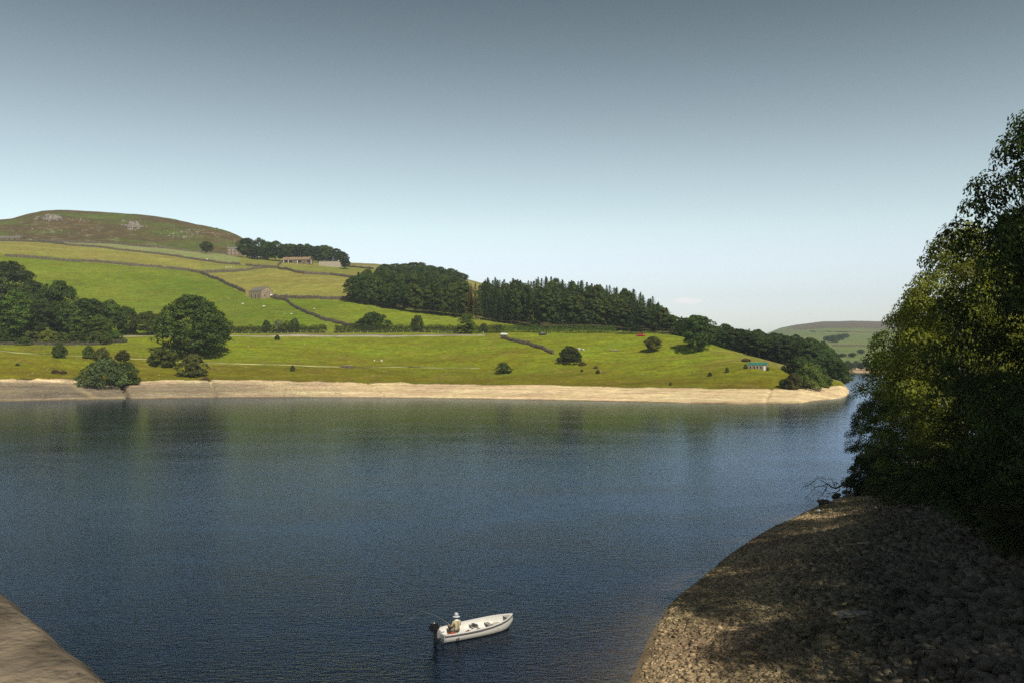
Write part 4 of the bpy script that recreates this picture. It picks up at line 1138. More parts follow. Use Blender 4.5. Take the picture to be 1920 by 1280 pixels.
def scatter(name, n, ur, vr_, smin, smax, mat, label, seed, flat=.6, dm=240):
    rg = np.random.default_rng(seed); P, S = [], []
    for i in range(n):
        g = ground(rg.uniform(*ur), rg.uniform(*vr_), dm); P.append((g.x, g.y, g.z + .02)); S.append(smin + (smax - smin) * rg.random() ** 3)
    tag(link(name, rock_field(name, np.array(P), np.array(S), flat, mat, seed)), label, None, None, 'stuff')
scatter('pasture_stones', 520, (0, 1420), (632, 712), .10, .36, 'straw_rock', 'tiny pale stones strewn over the lower pasture', 311)
scatter('field_stones', 60, (400, 650), (560, 612), .12, .5, 'pale_rock', 'pale stones strewn beside the slanting wall', 312)
scatter('moor_stones', 240, (20, 440), (404, 470), .3, 1.3, 'moor_rock', 'pale boulders scattered over the moor', 313, .7, 800)
rg = np.random.default_rng(320)
n = 5200
uu = rg.uniform(-20, 640, n) ** 1.0; tt = rg.uniform(0.03, 0.95, n)
dd = np.interp(uu, UG, f1d) * (1 - tt) + np.interp(uu, UG, f2d) * tt
zz = Zud(uu, dd); xx = (uu - 960) / F * dd
tag(link('shore_pebbles', rock_field('shore_pebbles', np.stack([xx, dd, zz + .02], 1), .07 + .22 * rg.random(n) ** 3, .6, 'bank_pebble', 321, 1)), 'loose grey pebbles covering the far gravel bank at the left', None, None, 'stuff')
def named_rocks(spots, label):
    for (u, v, s_, lb) in spots:
        g = ground(u, v); rg = np.random.default_rng(int(u * 7 + v))
        o = link('boulder', rock_field('boulder', np.array([(0, 0, s_ * .25)]), np.array([s_]), .75, 'pale_rock', int(u + v), 2)); o.location = g
        tag(o, lb, 'boulder')
named_rocks([(715, 678, .9, 'boulder with pale top on the lower pasture below the thorn bush'), (702, 676, .6, 'low brown boulder left of the pale-topped one in the lower pasture'), (1086, 656, .9, 'left pale boulder behind the dome-shaped bush'), (1093, 657, .8, 'right pale boulder behind the dome-shaped bush'), (545, 590, 1.0, 'pale boulder in the lush field left of the slanting wall')], '')
# fallen log in the right pasture
g = ground(1152, 658); bm = bmesh.new()
tube(bm, [(-2.2, .3, .9), (-1, .1, .45), (.6, 0, .3), (2.4, -.2, .25)], [.12, .22, .28, .2], 7)
tube(bm, [(-.6, 0, .45), (-1.3, .5, 1.1), (-1.9, .7, 1.3)], [.14, .1, .05], 5)
o = link('fallen_log', bm_mesh('fallen_log', bm, simple('log_bark', (.30, .24, .17), .9, .3), True)); o.location = g
tag(o, 'bleached fallen log in the grass left of the small hawthorn tree', 'log')
# culvert parapet below the track
g = ground(653, 690); e = empty('culvert', g, R(-8))
bm = bmesh.new(); bx(bm, -1.9, 1.9, -.4, .4, -1.0, .8); link('head_wall', bm_mesh('head_wall', bm, M['wall_stone']), e)
bm = bmesh.new(); bx(bm, -2.1, 2.1, -.55, .45, .80, 1.0); link('capping', bm_mesh('capping', bm, M['track']), e)
bm = bmesh.new(); vs_ = bx(bm, -4.2, -1.9, -.3, .25, -1.0, .75); 
for v_ in vs_:
    if v_.co.x < -3 and v_.co.z > 0: v_.co.z = .35
link('wing_wall', bm_mesh('wing_wall', bm, M['wall_stone']), e)
tag(e, 'small grey stone culvert head below the pale track', 'culvert')

# ------------------------------------------------------------------ buildings
def window_part(e, x, z, w, h, y, mat_f='quoin', axis='y', sgn=-1, pane='shade_and_tyre_black', name='window'):
    """frame stands proud of the wall, the opening is a panel inside it, by default near-black for the shade within"""
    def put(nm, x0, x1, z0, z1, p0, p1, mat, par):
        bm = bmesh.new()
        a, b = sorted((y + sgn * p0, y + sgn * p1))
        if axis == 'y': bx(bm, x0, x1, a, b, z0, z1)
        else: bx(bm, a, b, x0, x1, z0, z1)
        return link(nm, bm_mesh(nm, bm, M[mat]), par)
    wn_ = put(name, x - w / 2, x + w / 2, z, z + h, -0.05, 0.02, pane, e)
    t_ = 0.16
    bm = bmesh.new()
    for (x0, x1, z0, z1) in ((x - w / 2 - t_, x - w / 2, z - t_, z + h + t_), (x + w / 2, x + w / 2 + t_, z - t_, z + h + t_), (x - w / 2, x + w / 2, z + h, z + h + t_), (x - w / 2, x + w / 2, z - t_, z)):
        a, b = sorted((y + sgn * -0.05, y + sgn * 0.12))
        if axis == 'y': bx(bm, x0, x1, a, b, z0, z1)
        else: bx(bm, a, b, x0, x1, z0, z1)
    link('frame', bm_mesh('frame', bm, M[mat_f]), wn_)
    return wn_
def gable_house(name, loc, rz, Ln, Wd, hw, hr, wall, roof, label, over=0.25, roof_th=0.16, cat='building'):
    e = empty(name, loc, rz)
    bm = bmesh.new()
    x, y = Ln / 2, Wd / 2
    v = [bm.verts.new(p) for p in ((-x, -y, -2), (x, -y, -2), (x, y, -2), (-x, y, -2), (-x, -y, hw), (x, -y, hw), (x, y, hw), (-x, y, hw), (-x, 0, hw + hr), (x, 0, hw + hr))]
    for f in ((0, 1, 5, 4), (2, 3, 7, 6), (1, 2, 6, 9, 5), (3, 0, 4, 8, 7), (0, 3, 2, 1), (4, 5, 9, 8), (6, 7, 8, 9)): bm.faces.new([v[i] for i in f])
    link('wall', bm_mesh('wall', bm, M[wall]), e)
    for s_ in (-1, 1):
        bm = bmesh.new()
        sl = hr / y; yo = s_ * (y + over); zo = hw - sl * over
        p = [(-x - over, yo, zo + .03), (x + over, yo, zo + .03), (x + over, 0, hw + hr + .03), (-x - over, 0, hw + hr + .03)]
        a = [bm.verts.new(q) for q in p]; b = [bm.verts.new((q[0], q[1], q[2] + roof_th)) for q in p]
        bm.faces.new(a); bm.faces.new(b[::-1])
        for i in range(4): bm.faces.new((a[i], b[i], b[(i + 1) % 4], a[(i + 1) % 4]))
        bmesh.ops.recalc_face_normals(bm, faces=bm.faces)
        link('roof', bm_mesh('roof', bm, M[roof]), e)
    tag(e, label, cat)
    return e
# field barn
g = ground(486, 559.5)
b = gable_house('field_barn', (g.x, g.y + 3, g.z - .2), R(-36), 12.5, 8.6, 4.6, 2.6, 'house_stone', 'slate', 'lone stone field barn with slate roof below the hayfield', .12)
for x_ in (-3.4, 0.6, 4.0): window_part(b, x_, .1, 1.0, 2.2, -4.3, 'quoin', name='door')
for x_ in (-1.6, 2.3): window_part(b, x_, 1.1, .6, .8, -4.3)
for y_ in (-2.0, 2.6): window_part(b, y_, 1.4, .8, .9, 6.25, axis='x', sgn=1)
bm = bmesh.new(); bx(bm, -.35, .35, -.35, .35, -.2, 1.0); bmesh.ops.bevel(bm, geom=bm.edges[:], offset=.12, segments=2, affect='EDGES')
o = link('feed_bin', bm_mesh('feed_bin', bm, M['white_paint'])); g2 = ground(509, 558.5); o.location = g2; o.scale = (2, 2, 2); tag(o, 'white bin against the right corner of the field barn', 'bin')
# farmhouse
g = ground(436, 479)
b = gable_house('farmhouse', (g.x, g.y, g.z - .2), R(20), 10.5, 7.5, 6.0, 2.0, 'house_stone_dark', 'slate', 'two-storey brown stone farmhouse with chimneys at the foot of the moor', .12)
for x_ in (-3.2, 0, 3.2):
    for z_ in (1.0, 3.9): window_part(b, x_, z_, .9, 1.3, -3.75, 'white_paint', pane='glass')
for y_ in (-1.4, 1.4):
    for z_ in (1.0, 3.7): window_part(b, y_, z_, .9, 1.3, -5.25, 'white_paint', axis='x', sgn=-1, pane='glass')
for x_ in (-4.7, 4.7):
    c = box_obj('chimney', (x_ - .5, x_ + .5, -.4, .4, 7.3, 9.3), M['house_stone_dark'], b)
    for q in (-.22, .22): box_obj('chimney_pot', (x_ + q - .12, x_ + q + .12, -.12, .12, 9.3, 9.8), M['quoin'], c)
box_obj('lean_to', (5.25, 8.6, -2.8, 2.8, -1.5, 4.2), M['house_stone_dark'], b)
# long rusty-roofed shed
g = ground(556, 494)
b = gable_house('long_shed', (g.x, g.y + 2, g.z - .2), R(-10), 25, 9, 3.2, 2.6, 'house_stone_dark', 'roof_rust', 'long shed with rusty brown roof and white posts below the farm trees', .5)
for i in range(6):
    x_ = -10.5 + i * 4.2
    box_obj('opening', (x_ + .35, x_ + 3.85, -4.62, -4.45, .9, 2.2), M['slate'] if i in (2, 4) else M['shade_and_tyre_black'], b)  # dark panels on the wall stand in for the shade inside the bays
for i in range(7):
    x_ = -10.5 + i * 4.2
    box_obj('post', (x_ - .17, x_ + .17, -4.85, -4.5, -.8, 2.6), M['white_paint'] if i in (0, 1, 3, 6) else M['house_stone'], b)
# pale boarded shed
g = ground(619, 500)
e = gable_house('boarded_shed', (g.x, g.y + 2, g.z - .2), R(-6), 19, 8, 4.4, .5, 'boards', 'slate', 'pale weathered board shed with flat roof at the end of the farm', .2)
for i in range(25): box_obj('board', (-9.45 + i * .76, -8.80 + i * .76, -4.07, -4.0, -.6, 4.2), M['boards'], e)
box_obj('roof_vent', (6.6, 7.4, -.6, .4, 4.7, 5.5), M['white_paint'], e)
# low outbuilding by the trees, white trailers
g = ground(473, 484)
b = gable_house('outbuilding', (g.x, g.y + 3, g.z - .2), R(-12), 9, 5, 2.3, 1.2, 'white_paint', 'slate', 'low white outbuilding between farmhouse and trees', .3)
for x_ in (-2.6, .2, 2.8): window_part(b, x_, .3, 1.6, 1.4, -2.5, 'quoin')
g = ground(488, 487); b = gable_house('low_shelter', (g.x, g.y + 3, g.z - .2), R(-14), 10, 4, 1.7, .7, 'house_stone_dark', 'slate', 'low dark roofed shelter right of the white outbuilding', .3)
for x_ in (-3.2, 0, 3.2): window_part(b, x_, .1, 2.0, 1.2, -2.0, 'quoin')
# dark-roofed barn at the left edge and its spoil heap
g = ground(14, 451)
b = gable_house('stone_barn', (g.x, g.y + 4, g.z - .3), R(-4), 24, 9, 2.6, 2.2, 'house_stone_dark', 'slate', 'low dark-roofed barn at the left picture edge under the moor', .3)
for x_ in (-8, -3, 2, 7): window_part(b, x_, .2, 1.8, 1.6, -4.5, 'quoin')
g = ground(47, 452); rg = np.random.default_rng(5); P = np.array([(rg.normal(0, 2.4), rg.normal(0, 1.0), abs(rg.normal(0, .35))) for _ in range(60)])
o = link('sand_heap', rock_field('sand_heap', P, rg.uniform(.5, 1.3, 60), .7, 'track', 77)); o.location = g; tag(o, 'pale orange heap of spoil beside the dark-roofed barn', 'heap')
# green-roofed ruin near the point
g = ground(1424, 691)
b = gable_house('green_roofed_building', (g.x, g.y + 1.8, g.z - .3), R(-24), 6.6, 4.4, 1.6, .75, 'house_stone', 'green_roof', 'small stone building with bright green sheet roof on the right pasture', .12, .06)
for x_ in (-2.3, -1.1, .1, 1.3): window_part(b, x_, .2, .55, 1.0, -2.2, 'boards')
box_obj('buttress', (2.2, 2.9, -2.5, -2.2, -.8, 1.2), M['white_paint'], b)
for x_ in (-1.0, 1.3): box_obj('roof_pipe', (x_ - .1, x_ + .1, -.1, .1, 2.2, 2.9), M['post'], b)

# ------------------------------------------------------------------ cars
def car(u, v, mat, label, rz):
    g = ground(u, v); e = empty('parked_car', (g.x, g.y, gz(g.x, g.y) - .1), rz, .85)
    prof = [(-2.05, .35), (-2.1, .75), (-1.95, .95), (-1.35, 1.02), (-1.0, 1.42), (.55, 1.45), (1.15, 1.0), (1.95, .86), (2.1, .6), (2.05, .35)]
    bm = bmesh.new()
    l_ = [bm.verts.new((x, -.86 + (.14 if z > 1.2 else 0), z)) for x, z in prof]; r_ = [bm.verts.new((x, .86 - (.14 if z > 1.2 else 0), z)) for x, z in prof]
    bm.faces.new(l_); bm.faces.new(r_[::-1])
    for i in range(len(prof)): bm.faces.new((l_[i], r_[i], r_[(i + 1) % len(prof)], l_[(i + 1) % len(prof)]))
    bmesh.ops.recalc_face_normals(bm, faces=bm.faces)
    bmesh.ops.bevel(bm, geom=bm.edges[:], offset=.05, segments=2, affect='EDGES')
    link('body', bm_mesh('body', bm, mat), e)
    for s_ in (-1, 1):
        bm = bmesh.new(); q = [(-1.15, 1.04), (-.9, 1.36), (.48, 1.39), (.95, 1.04)]
        vs1 = [bm.verts.new((x, s_ * (.88 if z < 1.2 else .765), z)) for x, z in q]; vs2 = [bm.verts.new((x, s_ * (.80 if z < 1.2 else .68), z)) for x, z in q]
        bm.faces.new(vs1); bm.faces.new(vs2[::-1])
        for i in range(4): bm.faces.new((vs1[i], vs2[i], vs2[(i + 1) % 4], vs1[(i + 1) % 4]))
        bmesh.ops.recalc_face_normals(bm, faces=bm.faces)
        link('side_window', bm_mesh('side_window', bm, M['glass']), e)
        box_obj('headlight', (2.06, 2.13, s_ * .62 - .16, s_ * .62 + .16, .62, .76), M['white_paint'], e)
        for x_ in (-1.3, 1.3):
            bm = bmesh.new(); bmesh.ops.create_cone(bm, segments=14, radius1=.32, radius2=.32, depth=.22, cap_ends=True, matrix=Matrix.Translation((x_, s_ * .78, .32)) @ Matrix.Rotation(math.pi / 2, 4, 'X'))
            w_ = link('wheel', bm_mesh('wheel', bm, M['shade_and_tyre_black']), e)
            bm = bmesh.new(); bmesh.ops.create_cone(bm, segments=10, radius1=.18, radius2=.15, depth=.06, cap_ends=True, matrix=Matrix.Translation((x_, s_ * .9, .32)) @ Matrix.Rotation(math.pi / 2, 4, 'X'))
            link('rim', bm_mesh('rim', bm, M['wire']), w_)
    tag(e, label, 'car', 'cars parked along the lane')
car(945, 628.5, simple('car_white', (.75, .76, .78), .3, .03), 'white car parked on the lane above the isolated wall', R(8))
car(1018, 628.5, simple('car_dark', (.02, .025, .04), .3, .03), 'dark blue car parked by the bright hedge', R(12))
car(1202, 630.5, simple('car_red', (.5, .03, .025), .3, .03), 'red car at the foot of the plantation', R(-6))

# ------------------------------------------------------------------ sheep
M['wool'] = simple('wool', (.66, .62, .52), 1, .2, 4, .05)
def sheep(u, v, label, rz):
    g = ground(u, v); e = empty('sheep', g, rz, 1.1)
    bm = bmesh.new(); bmesh.ops.create_icosphere(bm, subdivisions=2, radius=1, matrix=Matrix.Translation((0, 0, .72)) @ Matrix.Diagonal((.62, .36, .36, 1)))
    tube(bm, [(.45, 0, .78), (.68, 0, .92), (.8, 0, .95)], [.2, .15, .13], 7)
    tube(bm, [(.76, 0, 1.0), (.92, 0, .93), (1.04, 0, .85)], [.12, .11, .06], 7)
    for x_ in (-.38, .36):
        for y_ in (-.18, .18): tube(bm, [(x_, y_, .6), (x_ + .02, y_, .3), (x_, y_, -.02)], [.10, .055, .05], 6)
    for s_ in (-1, 1): tube(bm, [(.80, s_ * .08, 1.03), (.78, s_ * .22, 1.0)], [.05, .02], 5)
    link('body', bm_mesh('body', bm, M['wool'], True), e)
    tag(e, label, 'sheep', 'sheep grazing on the hillside')
for i, (u, v, lb) in enumerate([(423, 503.6, 'left sheep of three grazing in the tan field below the farmhouse'), (429, 503.4, 'middle sheep of three grazing in the tan field below the farmhouse'), (433, 503.4, 'right sheep of three grazing in the tan field below the farmhouse'), (388, 488, 'sheep grazing high up beside the topmost walls'), (428, 563, 'sheep in the lush field left of the barn'), (494, 577, 'white sheep in the lush field below the barn'), (589, 582, 'white sheep right of the slanting wall'), (455, 573, 'sheep lying low in the lush field between barn and big tree')]): sheep(u, v, lb, i * 1.3)

exec_marker = True
# ------------------------------------------------------------------ near stones
rg = np.random.default_rng(500)
n = 260000
px = rg.uniform(0, 45, n); py = rg.uniform(24, 95, n)
t_ = shore_dist(px, py)
uu = 960 + F * px / py
keep = (t_ > 0.15) & (t_ < 24) & (uu < 2000) & (uu > 1150)
dens = np.clip(0.42 + 0.04 * t_, 0, 1) * (0.35 + 0.9 * fbm(px / 2.5, py / 2.5, 131, 3))
keep &= rg.random(n) < dens * 0.8
px, py, t_ = px[keep], py[keep], t_[keep]
big = np.clip((t_ - 5) / 10, 0, 1) * (0.5 + fbm(px / 5, py / 5, 137, 2))
sz = 0.045 + 0.06 * rg.random(len(px)) + (rg.random(len(px)) ** 3.5) * (0.10 + 0.34 * big)
if len(px) > 62000: px, py, t_, sz = px[:62000], py[:62000], t_[:62000], sz[:62000]
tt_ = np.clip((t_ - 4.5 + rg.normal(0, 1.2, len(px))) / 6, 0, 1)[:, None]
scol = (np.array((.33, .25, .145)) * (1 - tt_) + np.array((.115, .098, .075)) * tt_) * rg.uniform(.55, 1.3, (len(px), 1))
pz = bank_z(px, py)
order = np.argsort(-sz / np.hypot(px, py))
top = order[:300]; rest = order[300:]
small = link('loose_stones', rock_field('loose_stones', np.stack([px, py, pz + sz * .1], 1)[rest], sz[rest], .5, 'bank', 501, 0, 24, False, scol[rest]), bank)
small['kind'] = 'stuff'
rgs = np.random.default_rng(510)
stone_me = []
for i in range(10):
    V, Fc = rock_shape(rgs, 2 if i < 5 else 1); V = V * np.array([1.15, .85, .5]); stone_me.append(mesh_np('stone', V, Fc, M['stone']))
for i in top:
    o = link('stone', stone_me[i % 10], bank); s_ = float(sz[i]) * 1.15
    o.location = (px[i], py[i], pz[i] + s_ * .12); o.scale = (s_ * random.uniform(.8, 1.3), s_ * random.uniform(.8, 1.2), s_ * random.uniform(.7, 1.2)); o.rotation_euler = (random.uniform(-.3, .3), random.uniform(-.3, .3), random.uniform(0, 6.28))
def bank_hit(u, v):
    for d in np.arange(25, 130, 0.25):
        p = PX(u, v, d)
        if bz(p.x, p.y) >= p.z: return Vector((p.x, p.y, bz(p.x, p.y)))
    return PX(u, v, 80)
g = bank_hit(1602, 1160)
bm = bmesh.new(); bx(bm, -.85, .85, -.22, .22, -.05, .14); bmesh.ops.bevel(bm, geom=bm.edges[:], offset=.05, segments=1, affect='EDGES')
rd2 = random.Random(3)
for v_ in bm.verts: v_.co += Vector((rd2.uniform(-.08, .08), rd2.uniform(-.06, .06), rd2.uniform(-.02, .02)))
o = link('stone_slab', bm_mesh('stone_slab', bm, simple('slab_stone', (.26, .24, .20), .9, .25, 3, .01))); o.location = g + Vector((0, 0, .22)); o.rotation_euler = (.2, .05, R(10)); tag(o, 'long flat pale slab lying on the dark stony bank', 'stone')
g = bank_hit(1533, 961)
o = link('litter_bag', rock_field('litter_bag', np.array([(0, 0, .1)]), np.array([.26]), .7, 'white_paint', 9, 2)); o.location = g + Vector((0, 0, .12)); tag(o, 'small crumpled white bag lying on the dark stones near the waterline', 'litter')
for i, (u, v, s_) in enumerate([(1543, 944, .75), (1566, 932, .55), (1585, 925, .6), (1600, 930, .5)]):
    g = bank_hit(u, v); o = link('boulder', rock_field('boulder', np.array([(0, 0, s_ * .2)]), np.array([s_]), .7, 'stone', 40 + i, 2)); o.location = g
    tag(o, ['large pale grey boulder at the tip of the bank under the dead branch', 'dark boulder just right of the pale one under the dead branch', 'dark boulder by the base of the dead branch', 'dark boulder under the overhanging tree at the bank tip'][i], 'boulder')

for i, (u, v, ln_, rz_, lb) in enumerate([(1755, 1003, 1.6, -.3, 'pale stick lying on the bank below the undergrowth'), (1685, 1065, 1.1, .5, 'thin curved twig lying on the big stones'), (1475, 1075, .9, .2, 'short driftwood stick on the shaded gravel')]):
    g = bank_hit(u, v); bm = bmesh.new(); tube(bm, [(-ln_ / 2, 0, .08), (-.1, .06, .12), (ln_ * .3, -.02, .10), (ln_ / 2, .08, .06)], [.035, .03, .025, .012], 6); tube(bm, [(ln_ * .1, .02, .11), (ln_ * .25, .2, .16)], [.018, .008], 5)
    o = link('driftwood_stick', bm_mesh('driftwood_stick', bm, M['dead_wood'] if i else M['bark_birch'], True)); o.location = g; o.rotation_euler = (0, 0, rz_); tag(o, lb, 'stick')

# ------------------------------------------------------------------ near trees on the bank
NC = [crown_mesh('crown', 600 + i, 20, 7.0, [.04, .10, .06][i], [300, 310, 290][i], [270, 270, 270][i], .235, [.85, .95, .9][i], .30, .75, 0, (0.12, 0.22), 0.28) for i in range(3)]
NB = [crown_mesh('foliage', 620 + i, 5, 3.4, -.05, 90, 70, .26, .75, .2, .8, 0, (0.17, 0.3), .3) for i in range(2)]
NTk = [trunk_mesh('trunk', 640 + i, 20, .36, 16, 4.4, .78, M['bark_grey'], 8, .45) for i in range(2)]
def near_tree(x, y, h, w, i, mat, label, name='broadleaf_tree', group=None, rz=None):
    z = bz(x, y) - .3
    e = empty(name, (x, y, z), random.uniform(0, 6.28) if rz is None else rz, (w / 14.0, w / 14.0, h / 20.0))
    me = NC[i % 3]
    if len(me.materials) == 0: me.materials.append(M['leaf_bank_tree'])
    c = link('crown', me, e); c.material_slots[0].link = 'OBJECT'; c.material_slots[0].material = M['leaf_' + mat]
    link('trunk', NTk[i % 2], e)
    tag(e, label, 'tree', group)
def at(u, d): return ((u - 960) / F * d, d)
near = [
    (1718, 83, 19.5, 11.5, 0, 'bank_tree', 'dense broadleaf tree on the bank tip, nearest to the open water'),
    (1652, 95, 11, 7, 1, 'oak', 'dark low tree leaning over the water at the bank tip'),
    (1800, 71, 23, 13, 2, 'bank_tree', 'sunlit yellow-green tree on the bank, right of the one nearest the water'),
    (1972, 44, 22, 10.5, 0, 'oak', 'tallest dark tree at the right picture edge'),
    (1770, 92, 20, 12, 1, 'oak', 'shaded tree filling the gap behind the two front bank trees'),
    (1905, 92, 26, 13, 2, 'oak', 'farthest tall shaded tree of the bank wood at the right edge'),
    (1935, 78, 24, 12, 1, 'oak', 'shaded tree glimpsed behind the tallest one at the right edge'),
    (1850, 55, 9, 9, 2, 'bank_dark', 'dark lower tree filling the shade under the tallest crown'),
]
NRZ = [5.113, 1.9, 7.813, 5.613, 2.2, 4.0, 5.1, 2.7]
for (u, d, h, w, i, m_, lb), rz_ in zip(near, NRZ):
    x, y = at(u, d); near_tree(x, y, h, w, i, m_, lb, rz=rz_)
for x, y, h, w, i in [(31, 36.5, 26, 12.5, 0), (28, 25.5, 26, 13, 1), (26, 14, 24, 12, 2), (33, 12, 24, 12, 1), (36, 46, 26, 12.5, 1), (37, 34, 25, 14, 2), (34, 22, 25, 13, 0), (46, 40, 25, 14, 0), (62, 80, 25, 14, 2), (57, 50, 25, 14, 1)]:
    near_tree(x, y, h, w, i, 'oak', 'tall tree of the bank wood beyond the right picture edge', group='bank wood beyond the right picture edge')
ub = [(1628, 92, 4.2, 4.6), (1648, 87, 5.0, 6), (1690, 78, 3.4, 6), (1725, 71, 3.2, 5.5), (1770, 65, 3.0, 5.5), (1800, 58, 3.2, 5.5), (1850, 52, 3.2, 5.5), (1885, 45, 3.0, 4.5), (1925, 40, 2.6, 4.5), (1900, 60, 5, 7), (1760, 78, 5, 7), (1690, 88, 5, 7)]
for i, (u, d, h, w) in enumerate(sorted(ub)):
    x, y = at(u, d); e = empty('undergrowth_bush', (x, y, bz(x, y) - .2), random.uniform(0, 6), (w / 6.8, w / 6.8, h / 5))
    me = NB[i % 2]
    if len(me.materials) == 0: me.materials.append(M['leaf_bank_dark'])
    link('foliage', me, e); link('stem', TR['bush'][0], e)
    tag(e, '%s dark bush from the water in the undergrowth below the bank trees' % ordw(i) if i else 'dark undergrowth bush nearest the water below the bank trees', 'bush', 'undergrowth below the bank trees')

# dead branch reaching out over the water
def dead_branch():
    rd = random.Random(12); bm = bmesh.new()
    d0 = 88.0
    def p(u, v, dd=0): return PX(u, v, d0 + dd)
    main = [p(1612, 916), p(1600, 911), p(1588, 907.5), p(1576, 909), p(1566, 914), p(1558, 912), p(1551, 905.5)]
    tube(bm, main, [.13, .12, .11, .10, .085, .075, .06], 7)
    def twig(pts, r0, n=5):
        pts = [p(*q) for q in pts]; tube(bm, pts, [r0 * (1 - .75 * i / (len(pts) - 1)) for i in range(len(pts))], n)
        return pts
    ts = [twig([(1573, 910), (1573, 918), (1567, 921), (1556, 923), (1553, 929)], .07), twig([(1551, 905), (1548, 914), (1542, 925), (1530, 934), (1526, 938, -.6)], .06), twig([(1551, 905), (1540, 910), (1527, 912), (1521, 920), (1511, 929, .8)], .055),
          twig([(1551, 906), (1541, 901), (1532, 896), (1524, 902), (1515, 908, .6)], .045), twig([(1566, 914), (1562, 904), (1558, 898), (1545, 896), (1533, 894, -.5)], .045), twig([(1527, 912), (1519, 907), (1511, 909), (1505, 913, .5)], .03), twig([(1542, 925), (1534, 920), (1524, 927), (1518, 932)], .03),
          twig([(1556, 923), (1549, 918), (1545, 911)], .025), twig([(1576, 909), (1570, 905)], .035)]
    for t_ in ts:
        for k in range(7):
            a = t_[rd.randint(1, len(t_) - 1)]; q = [a]
            dr = Vector((rd.uniform(-1, .25), rd.uniform(-.6, .6), rd.uniform(-.7, .5)))
            for j in range(3): q.append(q[-1] + dr * rd.uniform(.18, .34)); dr += Vector((rd.uniform(-.3, .3), rd.uniform(-.3, .3), rd.uniform(-.5, .1)))
            tube(bm, q, [.022, .017, .012, .008], 4)
    for v_ in bm.verts: v_.co.z = max(v_.co.z, -.15)
    o = link('dead_branch', bm_mesh('dead_branch', bm, M['dead_wood'], True)); tag(o, 'bare forked dead branch reaching from the bank tip over the water', 'branch')
dead_branch()

# ------------------------------------------------------------------ boat
M['gel'] = simple('white_gelcoat', (.66, .65, .61), .35, .06, 2.0, spec=.5)
M['gel_in'] = simple('white_gelcoat_inside', (.60, .59, .55), .5, .10, 3.0)
M['rub'] = simple('grey_rubbing_strake', (.10, .09, .10), .6, .15)
M['engine'] = simple('black_engine', (.012, .012, .014), .3, .1, spec=.5)
M['steel'] = simple('steel', (.5, .5, .5), .35, .1, metallic=.8)
M['orange'] = simple('orange_plastic', (.55, .10, .04), .6, .15)
M['thwart'] = simple('thwart_board', (.25, .235, .205), .7, .2)
BL, BB = 4.75, 0.83
bow = Vector((0.03, 47.0)); stern = Vector((-3.80, 44.75))
hd = math.atan2(bow.y - stern.y, bow.x - stern.x)
BLn = (bow - stern).length
boat = empty('boat', (stern.x, stern.y, 0), hd)
ST = [0, .12, .28, .45, .62, .76, .87, .94, .985, 1.0]
def half_beam(s): return BB * float(np.interp(s, [0, .15, .4, .6, .75, .87, .95, 1.0], [.88, .95, 1.0, .95, .80, .54, .26, .02]))
def sheer(s): return 0.37 + 0.05 * (1 - s) + 0.30 * s ** 2.6
def keel(s): return -0.14 + 0.42 * max(0, (s - .82) / .18) ** 2
def shell(off, mat, name, z_in=None, parent=boat):
    bm = bmesh.new(); rings = []
    for s in ST:
        hb = max(half_beam(s) - off, .008); zs = sheer(s); zk = keel(s) if z_in is None else max(z_in, keel(s) + .06)
        row = []
        for f, zf in ((-1, 1), (-.97, .66), (-.88, .34), (-.62, .08), (0, 0), (.62, .08), (.88, .34), (.97, .66), (1, 1)):
            row.append(bm.verts.new((s * BLn - off * (s > .95), f * hb, zk + (zs - zk) * zf)))
        rings.append(row)
    for a, b_ in zip(rings[:-1], rings[1:]):
        for k in range(8): bm.faces.new((a[k], b_[k], b_[k + 1], a[k + 1]))
    bm.faces.new(rings[0])
    bmesh.ops.recalc_face_normals(bm, faces=bm.faces)
    for f_ in bm.faces: f_.smooth = len(f_.verts) == 4
    me = bm_mesh(name, bm, mat)
    return link(name, me, parent)
shell(0, M['gel'], 'hull')
shell(.045, M['gel_in'], 'inner_hull', .02)
def rail(r0, r1, zo0, zo1, name, mat):
    bm = bmesh.new(); prev = None
    path = [(s, 1) for s in ST] + [(s, -1) for s in ST[::-1][1:]]
    for s, sd in path:
        hb = half_beam(s); zs = sheer(s)
        o_ = []
        for rr, zz in ((r0, zo0), (r1, zo0), (r1, zo1), (r0, zo1)):
            o_.append(bm.verts.new((s * BLn + (rr if s > .99 else 0), sd * max(hb + rr, .0) if s < .999 else sd * .02, zs + zz)))
        if prev:
            for k in range(4): bm.faces.new((prev[k], prev[(k + 1) % 4], o_[(k + 1) % 4], o_[k]))
        prev = o_
    bmesh.ops.recalc_face_normals(bm, faces=bm.faces)
    return link(name, bm_mesh(name, bm, mat), boat)
rail(-.055, .02, -.012, .025, 'gunwale', M['gel'])
rail(.004, .032, -.085, -.03, 'rubbing_strake', M['rub'])
bm = bmesh.new(); bx(bm, -.012, .07, -half_beam(0) * .9, half_beam(0) * .9, .12, sheer(0) - .02); bmesh.ops.bevel(bm, geom=bm.edges[:], offset=.015, segments=1, affect='EDGES')
link('transom', bm_mesh('transom', bm, M['gel']), boat)
for s in (.20, .50, .70):
    hb = half_beam(s) - .05
    bm = bmesh.new(); bx(bm, s * BLn - .13, s * BLn + .13, -hb, hb, .22, .265); bx(bm, s * BLn - .03, s * BLn + .03, -.03, .03, .03, .22)
    bmesh.ops.bevel(bm, geom=bm.edges[:], offset=.01, segments=1, affect='EDGES')
    link('thwart', bm_mesh('thwart', bm, M['thwart']), boat)
bm = bmesh.new(); vs_ = [bm.verts.new(q) for q in ((.9 * BLn, half_beam(.9) - .05, sheer(.9) - .05), (.9 * BLn, -half_beam(.9) + .05, sheer(.9) - .05), (.985 * BLn, 0, sheer(.985) - .04))]
